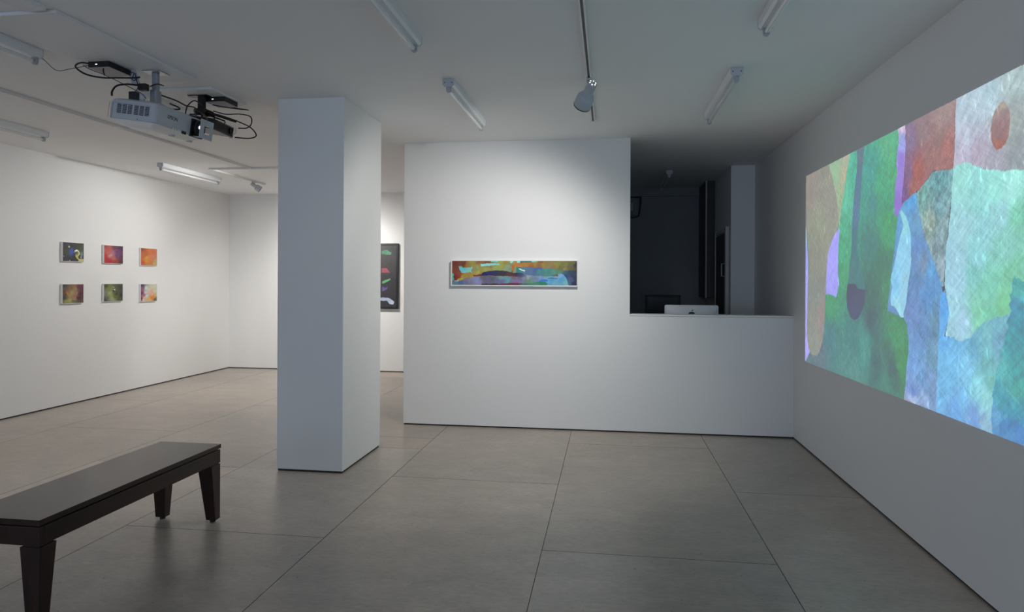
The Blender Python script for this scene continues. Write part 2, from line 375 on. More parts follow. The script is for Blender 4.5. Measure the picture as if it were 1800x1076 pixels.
# colour regions of the projected picture: outline and colour points as (y, z) on the wall
PROJ = [
 ([(6.671, 2.653), (4.246, 2.521), (4.227, 0.721), (6.635, 0.617)],
  [(5.173, 2.303, 92, 178, 150), (5.291, 2.365, 112, 196, 168), (5.312, 2.157, 108, 192, 160), (5.405, 1.737, 98, 178, 140), (5.402, 1.565, 92, 162, 124), (4.851, 2.251, 88, 160, 150), (4.799, 2.053, 80, 148, 142), (4.704, 2.116, 86, 168, 130), (4.571, 2.387, 105, 180, 140), (4.44, 2.185, 95, 172, 125), (4.565, 1.844, 88, 162, 118), (4.845, 1.751, 78, 135, 130), (4.651, 1.593, 72, 128, 112), (4.516, 1.412, 78, 145, 112), (4.84, 1.405, 76, 118, 112), (4.838, 1.252, 80, 110, 115), (5.157, 1.111, 88, 140, 138), (5.659, 1.07, 92, 132, 140), (5.663, 1.296, 92, 160, 122), (5.949, 0.88, 112, 128, 138), (4.938, 1.05, 95, 155, 145), (4.468, 0.955, 82, 112, 112), (4.388, 1.173, 80, 150, 110), (4.346, 1.005, 78, 150, 105), (4.553, 0.836, 92, 138, 125), (5.153, 0.865, 100, 145, 140), (4.737, 0.957, 82, 118, 118)],1,0.14),
 ([(6.345, 1.983), (6.308, 1.828), (6.27, 1.625), (6.276, 0.97), (6.206, 0.886), (6.257, 0.846), (6.325, 0.792), (6.561, 0.754), (6.583, 2.028)],
  [(6.323, 1.727, 176, 172, 250), (6.31, 0.966, 180, 172, 245), (6.327, 1.931, 170, 200, 225)],0.5,0.01),
 ([(5.458, 1.914), (5.458, 1.87), (5.482, 1.741), (5.492, 1.566), (5.465, 1.478), (5.503, 1.412), (5.529, 1.381), (5.582, 1.393), (5.664, 1.4), (5.778, 1.398), (5.766, 1.569), (5.739, 1.706), (5.67, 1.794), (5.576, 1.87)],
  [(5.6, 1.701, 172, 168, 250)],1,0.01),
 ([(6.669, 2.545), (5.723, 2.484), (5.722, 2.442), (5.651, 2.358), (5.581, 2.236), (5.526, 2.14), (5.485, 2.004), (5.484, 1.916), (5.616, 1.836), (5.725, 1.729), (5.752, 1.638), (5.779, 1.476), (5.791, 1.337), (5.818, 1.15), (5.86, 1.007), (5.934, 0.905), (6.027, 0.866), (6.156, 0.862), (6.258, 0.921), (6.294, 1.018), (6.284, 1.473), (6.253, 1.624), (6.29, 1.827), (6.345, 1.983), (6.621, 2.004)],
  [(6.131, 2.36, 160, 152, 145), (5.819, 2.221, 155, 155, 145), (5.966, 1.953, 155, 160, 142), (6.04, 1.717, 148, 150, 138), (6.019, 1.379, 142, 148, 142), (6.044, 0.99, 148, 152, 142), (5.833, 1.196, 160, 142, 142), (5.822, 2.408, 150, 150, 138)],0.5,0.05),
 ([(5.736, 2.463), (5.221, 2.457), (5.244, 2.419), (5.302, 2.324), (5.385, 2.123), (5.459, 1.936), (5.471, 1.906), (5.485, 2.004), (5.526, 2.14), (5.581, 2.236), (5.651, 2.358)],
  [(5.352, 2.396, 172, 180, 158), (5.543, 2.363, 158, 192, 158), (5.436, 2.129, 160, 182, 150), (5.326, 2.286, 185, 178, 150)],0.5,0.05),
 ([(5.107, 2.476), (4.946, 2.471), (4.976, 2.37), (4.996, 2.275), (5.025, 2.08), (5.066, 1.883), (5.087, 1.764), (5.064, 1.682), (5.019, 1.581), (4.954, 1.521), (4.932, 1.442), (4.942, 1.364), (4.994, 1.291), (5.069, 1.239), (5.147, 1.222), (5.216, 1.243), (5.288, 1.311), (5.301, 1.395), (5.267, 1.5), (5.245, 1.605), (5.2, 1.728), (5.19, 1.893), (5.159, 2.096), (5.105, 2.292), (5.095, 2.372)],
  [(5.03, 2.42, 112, 128, 142), (5.06, 2.205, 102, 128, 150), (5.112, 1.968, 102, 130, 155), (5.131, 1.766, 90, 128, 135), (5.129, 1.562, 92, 132, 132)],0.5,0.03),
 ([(5.279, 1.484), (5.116, 1.484), (5.094, 1.464), (5.061, 1.448), (4.933, 1.446), (4.942, 1.364), (4.994, 1.291), (5.069, 1.239), (5.147, 1.222), (5.216, 1.243), (5.288, 1.311), (5.301, 1.395)],
  [(5.126, 1.358, 95, 98, 122), (5.161, 1.459, 92, 90, 110)],0.5,0.03),
 ([(4.419, 2.454), (4.291, 2.452), (4.305, 2.299), (4.334, 2.1), (4.349, 1.965), (4.372, 1.933), (4.421, 1.903), (4.454, 1.913), (4.463, 1.977), (4.44, 2.115), (4.424, 2.182), (4.433, 2.236), (4.425, 2.305), (4.401, 2.352)],
  [(4.346, 2.43, 215, 195, 215), (4.353, 2.377, 155, 165, 225), (4.353, 2.315, 160, 165, 232), (4.368, 2.259, 158, 130, 215), (4.398, 2.109, 160, 135, 220), (4.413, 1.972, 150, 120, 205)],0.8,0.02),
 ([(4.307, 2.462), (3.699, 2.455), (3.721, 2.359), (3.72, 2.301), (3.725, 2.186), (3.741, 2.087), (3.836, 2.087), (3.962, 2.098), (4.014, 2.079), (4.082, 2.047), (4.167, 2.016), (4.241, 1.999), (4.317, 1.978), (4.356, 1.952), (4.334, 2.1), (4.305, 2.299)],
  [(3.839, 2.403, 168, 145, 142), (4.065, 2.364, 152, 130, 132), (3.807, 2.202, 168, 118, 112), (3.962, 2.17, 160, 118, 115), (4.244, 2.32, 140, 120, 150), (4.258, 2.156, 138, 105, 140), (4.154, 2.139, 170, 105, 98), (4.302, 2.027, 125, 95, 140), (4.204, 2.048, 165, 110, 105), (3.9, 2.281, 158, 128, 125)],1,0.12),
 ([(3.7, 2.498), (2.211, 2.317), (2.208, 1.825), (2.997, 1.961), (3.147, 1.981), (3.229, 1.992), (3.315, 2.003), (3.407, 2.024), (3.505, 2.056), (3.608, 2.09), (3.69, 2.098), (3.741, 2.087), (3.725, 2.186), (3.72, 2.301), (3.721, 2.359)],
  [(3.611, 2.36, 185, 205, 218), (3.41, 2.362, 185, 212, 222), (3.191, 2.377, 175, 195, 195), (3.609, 2.219, 190, 198, 215), (3.505, 2.116, 182, 172, 190), (3.361, 2.063, 172, 170, 182), (3.188, 2.057, 150, 158, 162), (3.231, 2.189, 170, 180, 175), (3.663, 2.145, 195, 190, 210), (3.169, 2.224, 165, 175, 175), (2.799, 2.133, 170, 190, 200), (2.526, 2.161, 190, 180, 180)],0.6,0.1),
 ([(3.305, 2.313), (3.278, 2.291), (3.248, 2.248), (3.248, 2.193), (3.256, 2.15), (3.281, 2.12), (3.325, 2.103), (3.352, 2.1), (3.38, 2.124), (3.394, 2.161), (3.399, 2.215), (3.386, 2.264), (3.354, 2.29), (3.327, 2.306)],
  [(3.3, 2.292, 175, 165, 150), (3.295, 2.242, 160, 135, 135), (3.326, 2.185, 150, 120, 122), (3.339, 2.123, 165, 112, 98)],0.6,0.05),
 ([(3.741, 2.087), (3.69, 2.098), (3.608, 2.09), (3.505, 2.056), (3.407, 2.024), (3.315, 2.003), (3.229, 1.992), (3.147, 1.981), (2.997, 1.961), (2.208, 1.841), (2.205, 1.301), (2.991, 1.263), (3.224, 1.342), (3.355, 1.335), (3.449, 1.313), (3.508, 1.272), (3.574, 1.234), (3.643, 1.208), (3.71, 1.205), (3.733, 1.22), (3.815, 1.22), (3.786, 1.311), (3.781, 1.355), (3.805, 1.428), (3.824, 1.488), (3.819, 1.637), (3.79, 1.754), (3.768, 1.871), (3.752, 1.986)],
  [(3.662, 2.031, 160, 222, 215), (3.659, 1.774, 165, 212, 222), (3.714, 1.633, 162, 208, 225), (3.713, 1.488, 168, 212, 232), (3.655, 1.289, 168, 210, 232), (3.503, 1.925, 150, 215, 212), (3.453, 1.758, 155, 215, 222), (3.501, 1.626, 148, 208, 215), (3.36, 1.933, 158, 228, 218), (3.229, 1.94, 170, 235, 225), (3.314, 1.824, 160, 215, 222), (3.186, 1.786, 132, 205, 178), (3.269, 1.668, 142, 208, 195), (3.525, 1.544, 135, 202, 198), (3.403, 1.49, 132, 205, 182), (3.225, 1.541, 130, 200, 168), (3.498, 1.354, 138, 208, 178), (3.288, 1.415, 132, 205, 160), (3.401, 1.345, 130, 205, 175), (2.796, 1.707, 140, 205, 200), (2.523, 1.78, 160, 215, 220)],0.8,0.07),
 ([(3.741, 2.087), (3.836, 2.087), (3.962, 2.098), (4.062, 2.054), (4.153, 2.015), (4.181, 1.995), (4.13, 1.908), (4.059, 1.773), (3.97, 1.643), (3.879, 1.503), (3.836, 1.473), (3.825, 1.577), (3.808, 1.696), (3.78, 1.842), (3.752, 1.986)],
  [(3.897, 2.052, 112, 160, 165), (4.061, 1.98, 120, 165, 160), (3.896, 1.914, 125, 165, 172), (3.992, 1.831, 150, 170, 160), (3.863, 1.79, 140, 168, 172), (3.893, 1.67, 138, 160, 168), (3.855, 1.548, 150, 172, 182)],0.6,0.3),
 ([(4.364, 1.946), (4.317, 1.978), (4.241, 1.999), (4.167, 2.016), (4.13, 1.908), (4.059, 1.773), (3.97, 1.643), (3.86, 1.494), (3.842, 1.452), (3.871, 1.306), (3.882, 1.184), (3.894, 1.061), (3.911, 0.936), (3.916, 0.767), (4.319, 0.763), (4.304, 0.804), (4.289, 0.877), (4.283, 0.979), (4.253, 1.084), (4.254, 1.184), (4.278, 1.249), (4.325, 1.287), (4.558, 1.321), (4.396, 1.935)],
  [(4.24, 1.969, 100, 165, 220), (4.278, 1.906, 110, 168, 215), (4.151, 1.845, 115, 160, 195), (4.128, 1.713, 112, 150, 200), (3.956, 1.58, 108, 165, 215), (4.078, 1.614, 125, 150, 180), (4.161, 1.486, 110, 145, 190), (3.988, 1.424, 105, 152, 205), (4.196, 1.321, 118, 145, 195), (3.921, 1.303, 108, 145, 170), (4.087, 1.197, 110, 145, 190), (3.952, 1.116, 118, 160, 185), (4.193, 1.057, 122, 165, 218), (4.085, 0.973, 118, 160, 205), (4.191, 0.859, 118, 145, 205), (3.949, 0.899, 125, 155, 195), (4.19, 0.8, 170, 190, 220), (4.048, 0.813, 150, 175, 215)],0.8,0.14),
 ([(4.356, 1.938), (4.332, 1.922), (4.277, 1.872), (4.231, 1.785), (4.222, 1.685), (4.236, 1.552), (4.272, 1.418), (4.325, 1.287), (4.365, 1.285), (4.406, 1.328), (4.456, 1.347), (4.498, 1.352), (4.507, 1.413), (4.491, 1.466), (4.509, 1.519), (4.475, 1.572), (4.434, 1.642), (4.394, 1.727), (4.355, 1.811), (4.331, 1.843), (4.356, 1.897), (4.388, 1.921)],
  [(4.316, 1.859, 150, 215, 225), (4.314, 1.689, 150, 210, 240), (4.432, 1.484, 140, 205, 240), (4.311, 1.451, 158, 212, 235), (4.39, 1.346, 160, 218, 235)],1,0.02),
 ([(4.273, 0.812), (4.205, 0.801), (4.319, 0.763), (4.304, 0.841)],
  [(4.25, 0.81, 160, 160, 195)],0.5,0.03),
 ([(3.872, 1.427), (3.823, 1.458), (3.793, 1.399), (3.781, 1.355), (3.786, 1.311), (3.827, 1.219), (3.733, 1.22), (3.71, 1.205), (3.643, 1.208), (3.574, 1.234), (3.508, 1.272), (3.449, 1.313), (3.355, 1.335), (3.183, 1.381), (3.138, 0.767), (3.916, 0.767), (3.911, 0.936), (3.894, 1.061), (3.882, 1.184), (3.877, 1.305)],
  [(3.829, 1.368, 105, 172, 235), (3.839, 1.218, 112, 178, 232), (3.709, 1.17, 122, 188, 232), (3.766, 1.018, 125, 192, 235), (3.599, 1.097, 138, 202, 235), (3.651, 0.92, 130, 190, 235), (3.495, 1.001, 145, 215, 225), (3.547, 1.186, 118, 180, 210), (3.4, 1.253, 128, 190, 198), (3.332, 1.31, 125, 185, 200), (3.399, 1.122, 122, 185, 190), (3.375, 1.046, 125, 190, 185), (3.422, 0.96, 150, 212, 215), (3.519, 0.847, 125, 165, 218), (3.706, 0.838, 118, 170, 225), (3.42, 0.841, 150, 190, 215), (3.331, 1.233, 122, 170, 195)],0.8,0.09),
 ([(3.213, 1.524), (3.184, 1.516), (3.144, 1.509), (2.993, 1.527), (2.207, 1.595), (2.202, 0.681), (3.359, 0.776), (3.378, 0.823), (3.388, 0.874), (3.37, 0.93), (3.375, 0.994), (3.348, 1.05), (3.344, 1.097), (3.308, 1.158), (3.317, 1.188), (3.278, 1.225), (3.287, 1.262), (3.244, 1.303), (3.266, 1.335), (3.228, 1.372), (3.258, 1.396), (3.233, 1.421), (3.246, 1.441), (3.216, 1.472), (3.225, 1.491)],
  [(3.183, 1.467, 95, 172, 168), (3.203, 1.393, 95, 155, 180), (3.162, 1.321, 85, 150, 165), (3.223, 1.243, 90, 160, 170), (3.181, 1.148, 82, 158, 160), (3.264, 1.113, 105, 182, 182), (3.18, 1.026, 95, 175, 165), (3.307, 0.98, 92, 165, 180), (3.22, 0.945, 90, 158, 178), (3.262, 0.861, 95, 140, 190), (3.158, 0.859, 92, 138, 195), (3.351, 0.894, 110, 165, 205), (3.35, 0.816, 100, 150, 200), (2.792, 1.069, 90, 150, 170), (2.405, 1.316, 120, 190, 200)],1.2,0.14),
]

# ------------------------------------------------------------------ room shell
G0 = 0.015                                   # the plasterboard stops just above the floor
T = 0.12
def wall(name, x0, x1, y0, y1, z0=G0, z1=H, m=None):
    return struct('wall_'+name, MB().box(x0, x1, y0, y1, z0, z1), m or M['wall'])
def base(name, x0, x1, y0, y1):
    return struct('baseboard_'+name, MB().box(x0, x1, y0, y1, 0.0, G0), M['gap'])  # near-black strip paints in the shade of the gap under the walls
I_ = 0.008
wall('left', XL-T, XL, YR-T, YB+T);             base('left', XL-T, XL-I_, YR-T, YB+T)
wall('back', XL, XR, YB, YB+T);                 base('back', XL, XR, YB+I_, YB+T)
wall('right', XR, XR+T, YR-T, YB+T);            base('right', XR+I_, XR+T, YR-T, YB+T)
# partition with the long painting, half-height counter wall beside it
PX0, PX1, CZ = -2.098, 0.206, 1.150
wall('middle', PX0, PX1, YM, YM+0.15);          base('middle', PX0+I_, PX1, YM+I_, YM+0.15)
wall('counter', PX1, XR, YM, YM+0.15, G0, CZ);  base('counter', PX1, XR, YM+I_, YM+0.15)
struct('trim_1', MB().box(PX1+0.001, XR-0.001, YM-0.004, YM+0.19, CZ+0.002, CZ+0.018, 0.002), M['wall'])
wall('office', PX0, PX0+0.12, YM+0.15, YB);     base('office', PX0+I_, PX0+0.12, YM+0.15, YB)  # unseen return wall, added to keep gallery light out of the office
# wall behind the camera, with two street windows
def rear():
    mb = MB(); z0, z1 = 0.4, 2.7
    mb.box(XL, XR, YR-T, YR, 0, z0); mb.box(XL, XR, YR-T, YR, z1, H)
    for a, b in ((XL, -5.85), (-2.85, -2.05), (1.35, XR)): mb.box(a, b, YR-T, YR, z0, z1)
    return struct('wall_rear', mb, M['wall'])
rear()
for k, (a, b) in enumerate(((-5.85, -2.85), (-2.05, 1.35))):
    mb = MB()
    for x in (a, (a+b)/2-.025, b-.05): mb.box(x, x+.05, YR-0.09, YR-0.04, 0.4, 2.7, .004)
    for z in (0.4, 2.65): mb.box(a+.05, (a+b)/2-.025, YR-0.09, YR-0.04, z, z+.05, .004); mb.box((a+b)/2+.025, b-.05, YR-0.09, YR-0.04, z, z+.05, .004)
    w = struct('window_%d' % (k+1), mb, M['window_frame'])
    MB().box(a+.05, b-.05, YR-0.067, YR-0.061, .45, 2.65).build('pane', M['glass'], w)
struct('ceiling', MB().box(XL-T, XR+T, YR-T, YB+T, H, H+0.1), M['ceil'])

def make_floor():
    cols_ = [(XL-.05, -5.45, 5.05), (-5.45, -4.15, 6.065), (-4.15, -2.89, 4.985), (-2.89, -1.625, 3.71),
             (-1.625, -0.36, 4.945), (-0.36, 0.89, 3.725), (0.89, XR+.05, 4.96)]
    extra = {3: 5.775}
    rng = random.Random(4); bm = bmesh.new(); cl = bm.loops.layers.float_color.new('Col')
    g = 0.0018
    base_c = (0.405, 0.348, 0.292)
    for ci, (x0, x1, yref) in enumerate(cols_):
        ys = sorted([yref + k*2.475 for k in range(-4, 5)] + ([extra[ci]] if ci in extra else []))
        ys = [-3.1] + [y for y in ys if -3.0 < y < 10.55] + [10.6]
        for y0, y1 in zip(ys[:-1], ys[1:]):
            k = 1 + rng.uniform(-.05, .05); w = rng.uniform(-.02, .03)
            c = (base_c[0]*k*(1+w), base_c[1]*k, base_c[2]*k*(1-w), 1)
            vs = [bm.verts.new((a, b, 0)) for a, b in ((x0+g, y0+g), (x1-g, y0+g), (x1-g, y1-g), (x0+g, y1-g))]
            lo = [bm.verts.new((v.co.x, v.co.y, -0.006)) for v in vs]
            fs = [bm.faces.new(vs)] + [bm.faces.new([vs[(i+1) % 4], vs[i], lo[i], lo[(i+1) % 4]]) for i in range(4)]
            for f in fs[:1]:
                for l in f.loops: l[cl] = c
            for f in fs[1:]:
                for l in f.loops: l[cl] = (.03, .028, .026, 1)
    vs = [bm.verts.new(q) for q in ((XL-.1, -3.12, -.006), (XR+.1, -3.12, -.006), (XR+.1, YB+.1, -.006), (XL-.1, YB+.1, -.006))]
    f = bm.faces.new(vs)
    for l in f.loops: l[cl] = (.03, .028, .026, 1)
    lo = [bm.verts.new((v.co.x, v.co.y, -0.08)) for v in vs]
    fs = [bm.faces.new(lo[::-1])] + [bm.faces.new([vs[(i+1) % 4], vs[i], lo[i], lo[(i+1) % 4]]) for i in range(4)]
    for f in fs:
        for l in f.loops: l[cl] = (.1, .1, .1, 1)
    me = bpy.data.meshes.new('floor'); bm.to_mesh(me); bm.free()
    me.materials.append(M['floor']); o = bpy.data.objects.new('floor', me); col.objects.link(o); o['kind'] = 'structure'
make_floor()

# square column standing in the room
c_ = MB().box(-2.565, -2.024, 4.950, 5.805, G0, H, 0.004, 1).build('column', M['wall'])
c_['kind'] = 'structure'; c_['label'] = 'white square column from floor to ceiling left of the middle wall'; c_['category'] = 'column'
struct('baseboard_column', MB().box(-2.565+I_, -2.024-I_, 4.950+I_, 5.805-I_, 0, G0), M['gap'])

# ------------------------------------------------------------------ unlit office behind the counter
struct('wall_closet', MB().box(1.468, XR, 8.49, YB, 0, H, 0.003, 1), M['wall'])
struct('wall_office_back', MB().box(PX0+.121, 1.467, YB-.02, YB-.001, 0, H-.001), M['office'])  # thin sheet added over the back wall, its grey standing in for shade
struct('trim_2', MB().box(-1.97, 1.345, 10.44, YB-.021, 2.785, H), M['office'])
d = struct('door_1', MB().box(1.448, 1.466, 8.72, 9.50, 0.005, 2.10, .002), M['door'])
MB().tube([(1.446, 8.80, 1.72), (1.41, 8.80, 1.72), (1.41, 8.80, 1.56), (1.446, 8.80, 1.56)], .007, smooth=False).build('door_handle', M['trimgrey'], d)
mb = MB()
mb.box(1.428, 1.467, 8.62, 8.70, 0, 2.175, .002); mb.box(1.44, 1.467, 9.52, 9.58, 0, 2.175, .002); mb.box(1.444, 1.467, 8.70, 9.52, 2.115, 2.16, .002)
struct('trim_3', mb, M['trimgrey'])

cb = thing('wall_cabinet', 'tall narrow dark wall cabinet in the far right corner of the unlit office', 'cabinet', (1.40, 10.1, 1.26))
cb.location = (0, 0, 0)
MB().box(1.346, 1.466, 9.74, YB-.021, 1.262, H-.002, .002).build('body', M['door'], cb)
MB().box(1.339, 1.357, 9.722, 9.738, 1.262, H-.002, .001).build('edge_strip', M['trimgrey'], cb)

wb_ = thing('wall_box', 'grey electrical box with conduit high on the back wall of the unlit office', 'electrical box')
MB().box(0.18, 0.40, 10.42, YB-.021, 2.50, 2.76, .006).build('housing', M['office'], wb_)
MB().box(0.26, 0.36, 10.405, 10.419, 2.56, 2.68, .003).build('cover', M['trimgrey'], wb_)
MB().tube([(0.30, 10.46, 2.765), (0.45, 10.46, 2.775), (0.475, 10.46, 2.75), (0.455, 10.46, 2.52), (0.40, 10.46, 2.47), (.2, 10.46, 2.47)], .012, smooth=True).build('conduit', M['black'], wb_)

# desk and computer
dk = thing('office_desk', 'grey office desk behind the counter carrying the silver computer', 'desk')
MB().box(0.25, 1.44, 7.30, 8.05, 0.68, 0.71, .004).build('desk_top', M['desk'], dk)
for x in (0.29, 1.36):
    for y in (7.35, 7.96): MB().box(x, x+.04, y, y+.04, 0, .679, .003).build('leg', M['blackm'], dk)

def computer():
    t = thing('desktop_computer', 'silver all-in-one computer seen from behind above the counter', 'computer', (0.913, 7.72, 0.711))
    W, Hh, z0 = 0.292, 0.413, 0.105
    # shell: thin edges and a rear that swells towards the middle
    nu, nv = 40, 28; bm = bmesh.new(); rows = []
    for j in range(nv+1):
        row = []
        for i in range(nu+1):
            u = -1+2*i/nu; v = -1+2*j/nv
            ex = (1-abs(u)**2.6); ey = (1-abs(v)**2.6)
            dep = 0.006+0.030*max(0, ex)**.8*max(0, ey)**.8
            cx = W*u; cz = z0+Hh/2+Hh/2*v
            r = .018                           # rounded corners
            ax, az = abs(cx)-(W-r), abs(cz-z0-Hh/2)-(Hh/2-r)
            if ax > 0 and az > 0:
                l = math.hypot(ax, az)
                if l > r:
                    k = r/l; cx = math.copysign(W-r+ax*k, cx); cz = z0+Hh/2+math.copysign(Hh/2-r+az*k, cz-z0-Hh/2)
            row.append(bm.verts.new((cx, -dep, cz)))
        rows.append(row)
    for j in range(nv):
        for i in range(nu):
            f = bm.faces.new([rows[j][i], rows[j][i+1], rows[j+1][i+1], rows[j+1][i]]); f.smooth = True
    per = rows[0]+[r[-1] for r in rows[1:]]+rows[-1][-2::-1]+[r[0] for r in rows[-2:0:-1]]
    fr = [bm.verts.new((v.co.x, 0.004, v.co.z)) for v in per]
    for i in range(len(per)):
        k = (i+1) % len(per); bm.faces.new([per[i], fr[i], fr[k], per[k]])
    bm.faces.new(fr)
    s = MB(); s.bm.free(); s.bm = bm
    b = s.build('rear_shell', M['silver'], t)
    MB().box(-W+.004, W-.004, .0045, .009, z0+.004, z0+Hh-.004, .001).build('screen', M['screen'], t)
    MB().prism([(-.10, -.0), (.09, -.0), (.09, .006), (-.012, .009), (-.030, .10), (-.038, .22), (-.046, .22), (-.040, .10), (-.026, .010), (-.10, .006)], -.09, .09, 'X').build('stand', M['silver'], t)
    # fruit-shaped mark: rounded body with a bite and a leaf above
    pts = []
    for k in range(40):
        a = 2*pi*k/40; rr = .037*(1+.05*cos(2*a)-.10*max(0, sin(a))**6-.05*max(0, -sin(a))**8)
        x, z = rr*cos(a), rr*1.04*sin(a)
        if (x-.046)**2+(z-.004)**2 < .018**2:
            dx, dz = x-.046, z-.004; l = math.hypot(dx, dz); x, z = .046+dx/l*.018, .004+dz/l*.018
        pts.append((x, z))
    zc = z0+.305
    MB().prism([(x, z+zc) for x, z in pts], -.0385, -.0350, 'Y').prism(
        [(.000, zc+.040), (.003, zc+.052), (.014, zc+.062), (.013, zc+.050)], -.0375, -.0340, 'Y').build('logo', M['logo'], b)
computer()

fs_ = thing('framed_screen', 'black-framed dark screen on the back wall of the unlit office', 'screen')
x0, x1, z0, z1 = 0.56, 1.075, 0.93, 1.285
MB().ring((x0, x1, z0, z1), (x0+.028, x1-.028, z0+.035, z1-.035), 10.435, YB-.021).build('frame', M['black'], fs_)
MB().box(x0+.028, x1-.028, 10.455, 10.48, z0+.035, z1-.035).build('pane', M['screen'], fs_)

# ------------------------------------------------------------------ projected picture on the right wall
PQ = ((6.353, 2.443, 0.782), (2.40, 2.428, 0.812))      # (y, top, bottom) of both ends
def ppos(u, v):
    y = PQ[0][0]+(PQ[1][0]-PQ[0][0])*u
    t = PQ[0][1]+(PQ[1][1]-PQ[0][1])*u; b = PQ[0][2]+(PQ[1][2]-PQ[0][2])*u
    return y, b+(t-b)*v
def pm():
    m = bpy.data.materials.new('projected_light'); m.use_nodes = True
    nt = m.node_tree; b = nt.nodes['Principled BSDF']; L = nt.links.new
    b.inputs['Base Color'].default_value = (0.60, 0.60, 0.60, 1); b.inputs['Roughness'].default_value = .7  # greyer than the white wall, painting the picture's dark areas deeper
    b.inputs['Specular IOR Level'].default_value = .3
    at = nt.nodes.new('ShaderNodeVertexColor'); at.layer_name = 'Col'
    tc = nt.nodes.new('ShaderNodeTexCoord')
    def scr(rot, sc, scale, lo, hi, p0=.35, p1=.65):
        m0 = nt.nodes.new('ShaderNodeMapping'); m0.inputs['Rotation'].default_value = (R(rot), 0, 0)
        mp = nt.nodes.new('ShaderNodeMapping'); mp.inputs['Scale'].default_value = sc
        n = nt.nodes.new('ShaderNodeTexNoise'); n.inputs['Scale'].default_value = scale; n.inputs['Detail'].default_value = 3
        mr = nt.nodes.new('ShaderNodeMapRange'); mr.inputs[1].default_value = p0; mr.inputs[2].default_value = p1
        mr.inputs[3].default_value = lo; mr.inputs[4].default_value = hi
        L(tc.outputs['Object'], m0.inputs[0]); L(m0.outputs[0], mp.inputs[0]); L(mp.outputs[0], n.inputs['Vector']); L(n.outputs['Fac'], mr.inputs[0]); return mr
    ns = [scr(38, (1, .14, 2.4), 42, .86, 1.12), scr(-28, (1, .14, 2.6), 38, .88, 1.10), scr(3, (1, 2.4, .12), 40, .92, 1.07),
          scr(15, (1, .8, .35), 34, 1.0, 1.55, .62, .74), scr(-50, (1, .25, 1.2), 30, 1.0, 1.35, .64, .76)]
    k = ns[0]
    for q in ns[1:]:
        mu = nt.nodes.new('ShaderNodeMath'); mu.operation = 'MULTIPLY'; L(k.outputs[0], mu.inputs[0]); L(q.outputs[0], mu.inputs[1]); k = mu
    vm = nt.nodes.new('ShaderNodeVectorMath'); vm.operation = 'SCALE'
    L(at.outputs['Color'], vm.inputs[0]); L(k.outputs[0], vm.inputs['Scale'])
    L(vm.outputs[0], b.inputs['Emission Color']); b.inputs['Emission Strength'].default_value = 0.97
    return m
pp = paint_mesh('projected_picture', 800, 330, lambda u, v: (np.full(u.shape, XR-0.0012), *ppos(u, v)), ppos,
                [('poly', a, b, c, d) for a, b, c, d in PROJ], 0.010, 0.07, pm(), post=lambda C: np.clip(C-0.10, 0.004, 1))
tag(pp, 'large colourful abstract picture projected across the right wall', 'projection')

# ------------------------------------------------------------------ paintings
def small_painting(y0, y1, z0, z1, layers, label, warp=.02, mott=.22, power=3.0):
    D = 0.028
    t = thing('small_painting', label, 'painting', (XL, (y0+y1)/2, z0), 'six small square paintings on the left wall')
    w = y1-y0; h = z1-z0
    MB().box(0.001, D, -w/2, w/2, 0, h, .0015, 1).build('panel', M['canvas'], t)
    paint_mesh('painted_face', 90, 72, lambda u, v: (np.full(u.shape, D+.0008), -w/2+.005+(w-.010)*u, .005+(h-.010)*v),
               lambda u, v: (u, 1-v), layers, warp, mott, M['paint'], t, power)
    return t
full = [(-.1, -.1), (1.1, -.1), (1.1, 1.1), (-.1, 1.1)]
def bgl(*a, g=.05): return ('poly', full, list(a), 1, g)
YS = ((6.994, 7.318), (7.643, 7.981), (8.316, 8.650))
small_painting(*YS[0], 1.690, 1.920, [
    bgl((.1, .1, 58, 50, 62), (.9, .3, 72, 84, 58), (.2, .6, 62, 76, 42), (.5, .95, 46, 42, 56), (.5, .1, 52, 50, 55), (.75, .15, 58, 66, 50), (.6, .7, 40, 42, 40), (.05, .8, 48, 42, 60), g=.2),
    ('blob', .40, .52, .13, .22, (62, 86, 185), .95), ('blob', .46, .38, .06, .10, (62, 86, 185), .9),
    ('blob', .29, .22, .035, .055, (215, 240, 180), 1), ('blob', .9, .6, .07, .16, (140, 158, 172), .85), ('blob', .87, .8, .05, .1, (180, 175, 170), .8),
    ('poly', [(.54, .46), (.58, .39), (.66, .36), (.74, .39), (.81, .50), (.83, .60), (.78, .66), (.74, .72), (.74, .80), (.80, .88), (1, .86), (1, 1), (.74, 1), (.75, .92), (.66, .84), (.60, .72), (.62, .60), (.70, .60), (.74, .54), (.70, .47), (.62, .44)],
     [(.6, .42, 240, 240, 215), (.78, .6, 205, 200, 140), (.7, .75, 195, 190, 90), (.9, .97, 200, 190, 130)], 1, .1),
    ('blob', .68, .56, .07, .09, (120, 116, 78), .85), ('blob', .62, .45, .035, .045, (255, 255, 250), 1), ('blob', .55, .5, .02, .03, (235, 235, 220), .9), ('blob', .6, .65, .05, .07, (125, 125, 130), .7),
    ('blob', .05, .74, .025, .035, (190, 180, 215), .9), ('blob', .33, .96, .03, .03, (215, 205, 220), .95)],
    'small dark painting with a blue patch and pale yellow curl, upper left of six')
small_painting(*YS[1], 1.682, 1.918, [
    bgl((0, 0, 150, 62, 62), (.25, .15, 188, 88, 80), (.55, .05, 105, 60, 78), (.75, .35, 108, 62, 112), (.75, .55, 112, 66, 118), (.95, .1, 72, 42, 60), (.97, .6, 80, 45, 62), (.33, .55, 200, 152, 150), (.42, .40, 165, 115, 140), (.2, .4, 195, 95, 82), (.05, .6, 185, 48, 45), (.12, .8, 178, 40, 48), (.5, .72, 188, 105, 85), (.6, .88, 140, 58, 55), (.3, .93, 172, 32, 50), (.92, .93, 85, 32, 42))],
    'small red painting with a glowing purple patch, upper middle of six')
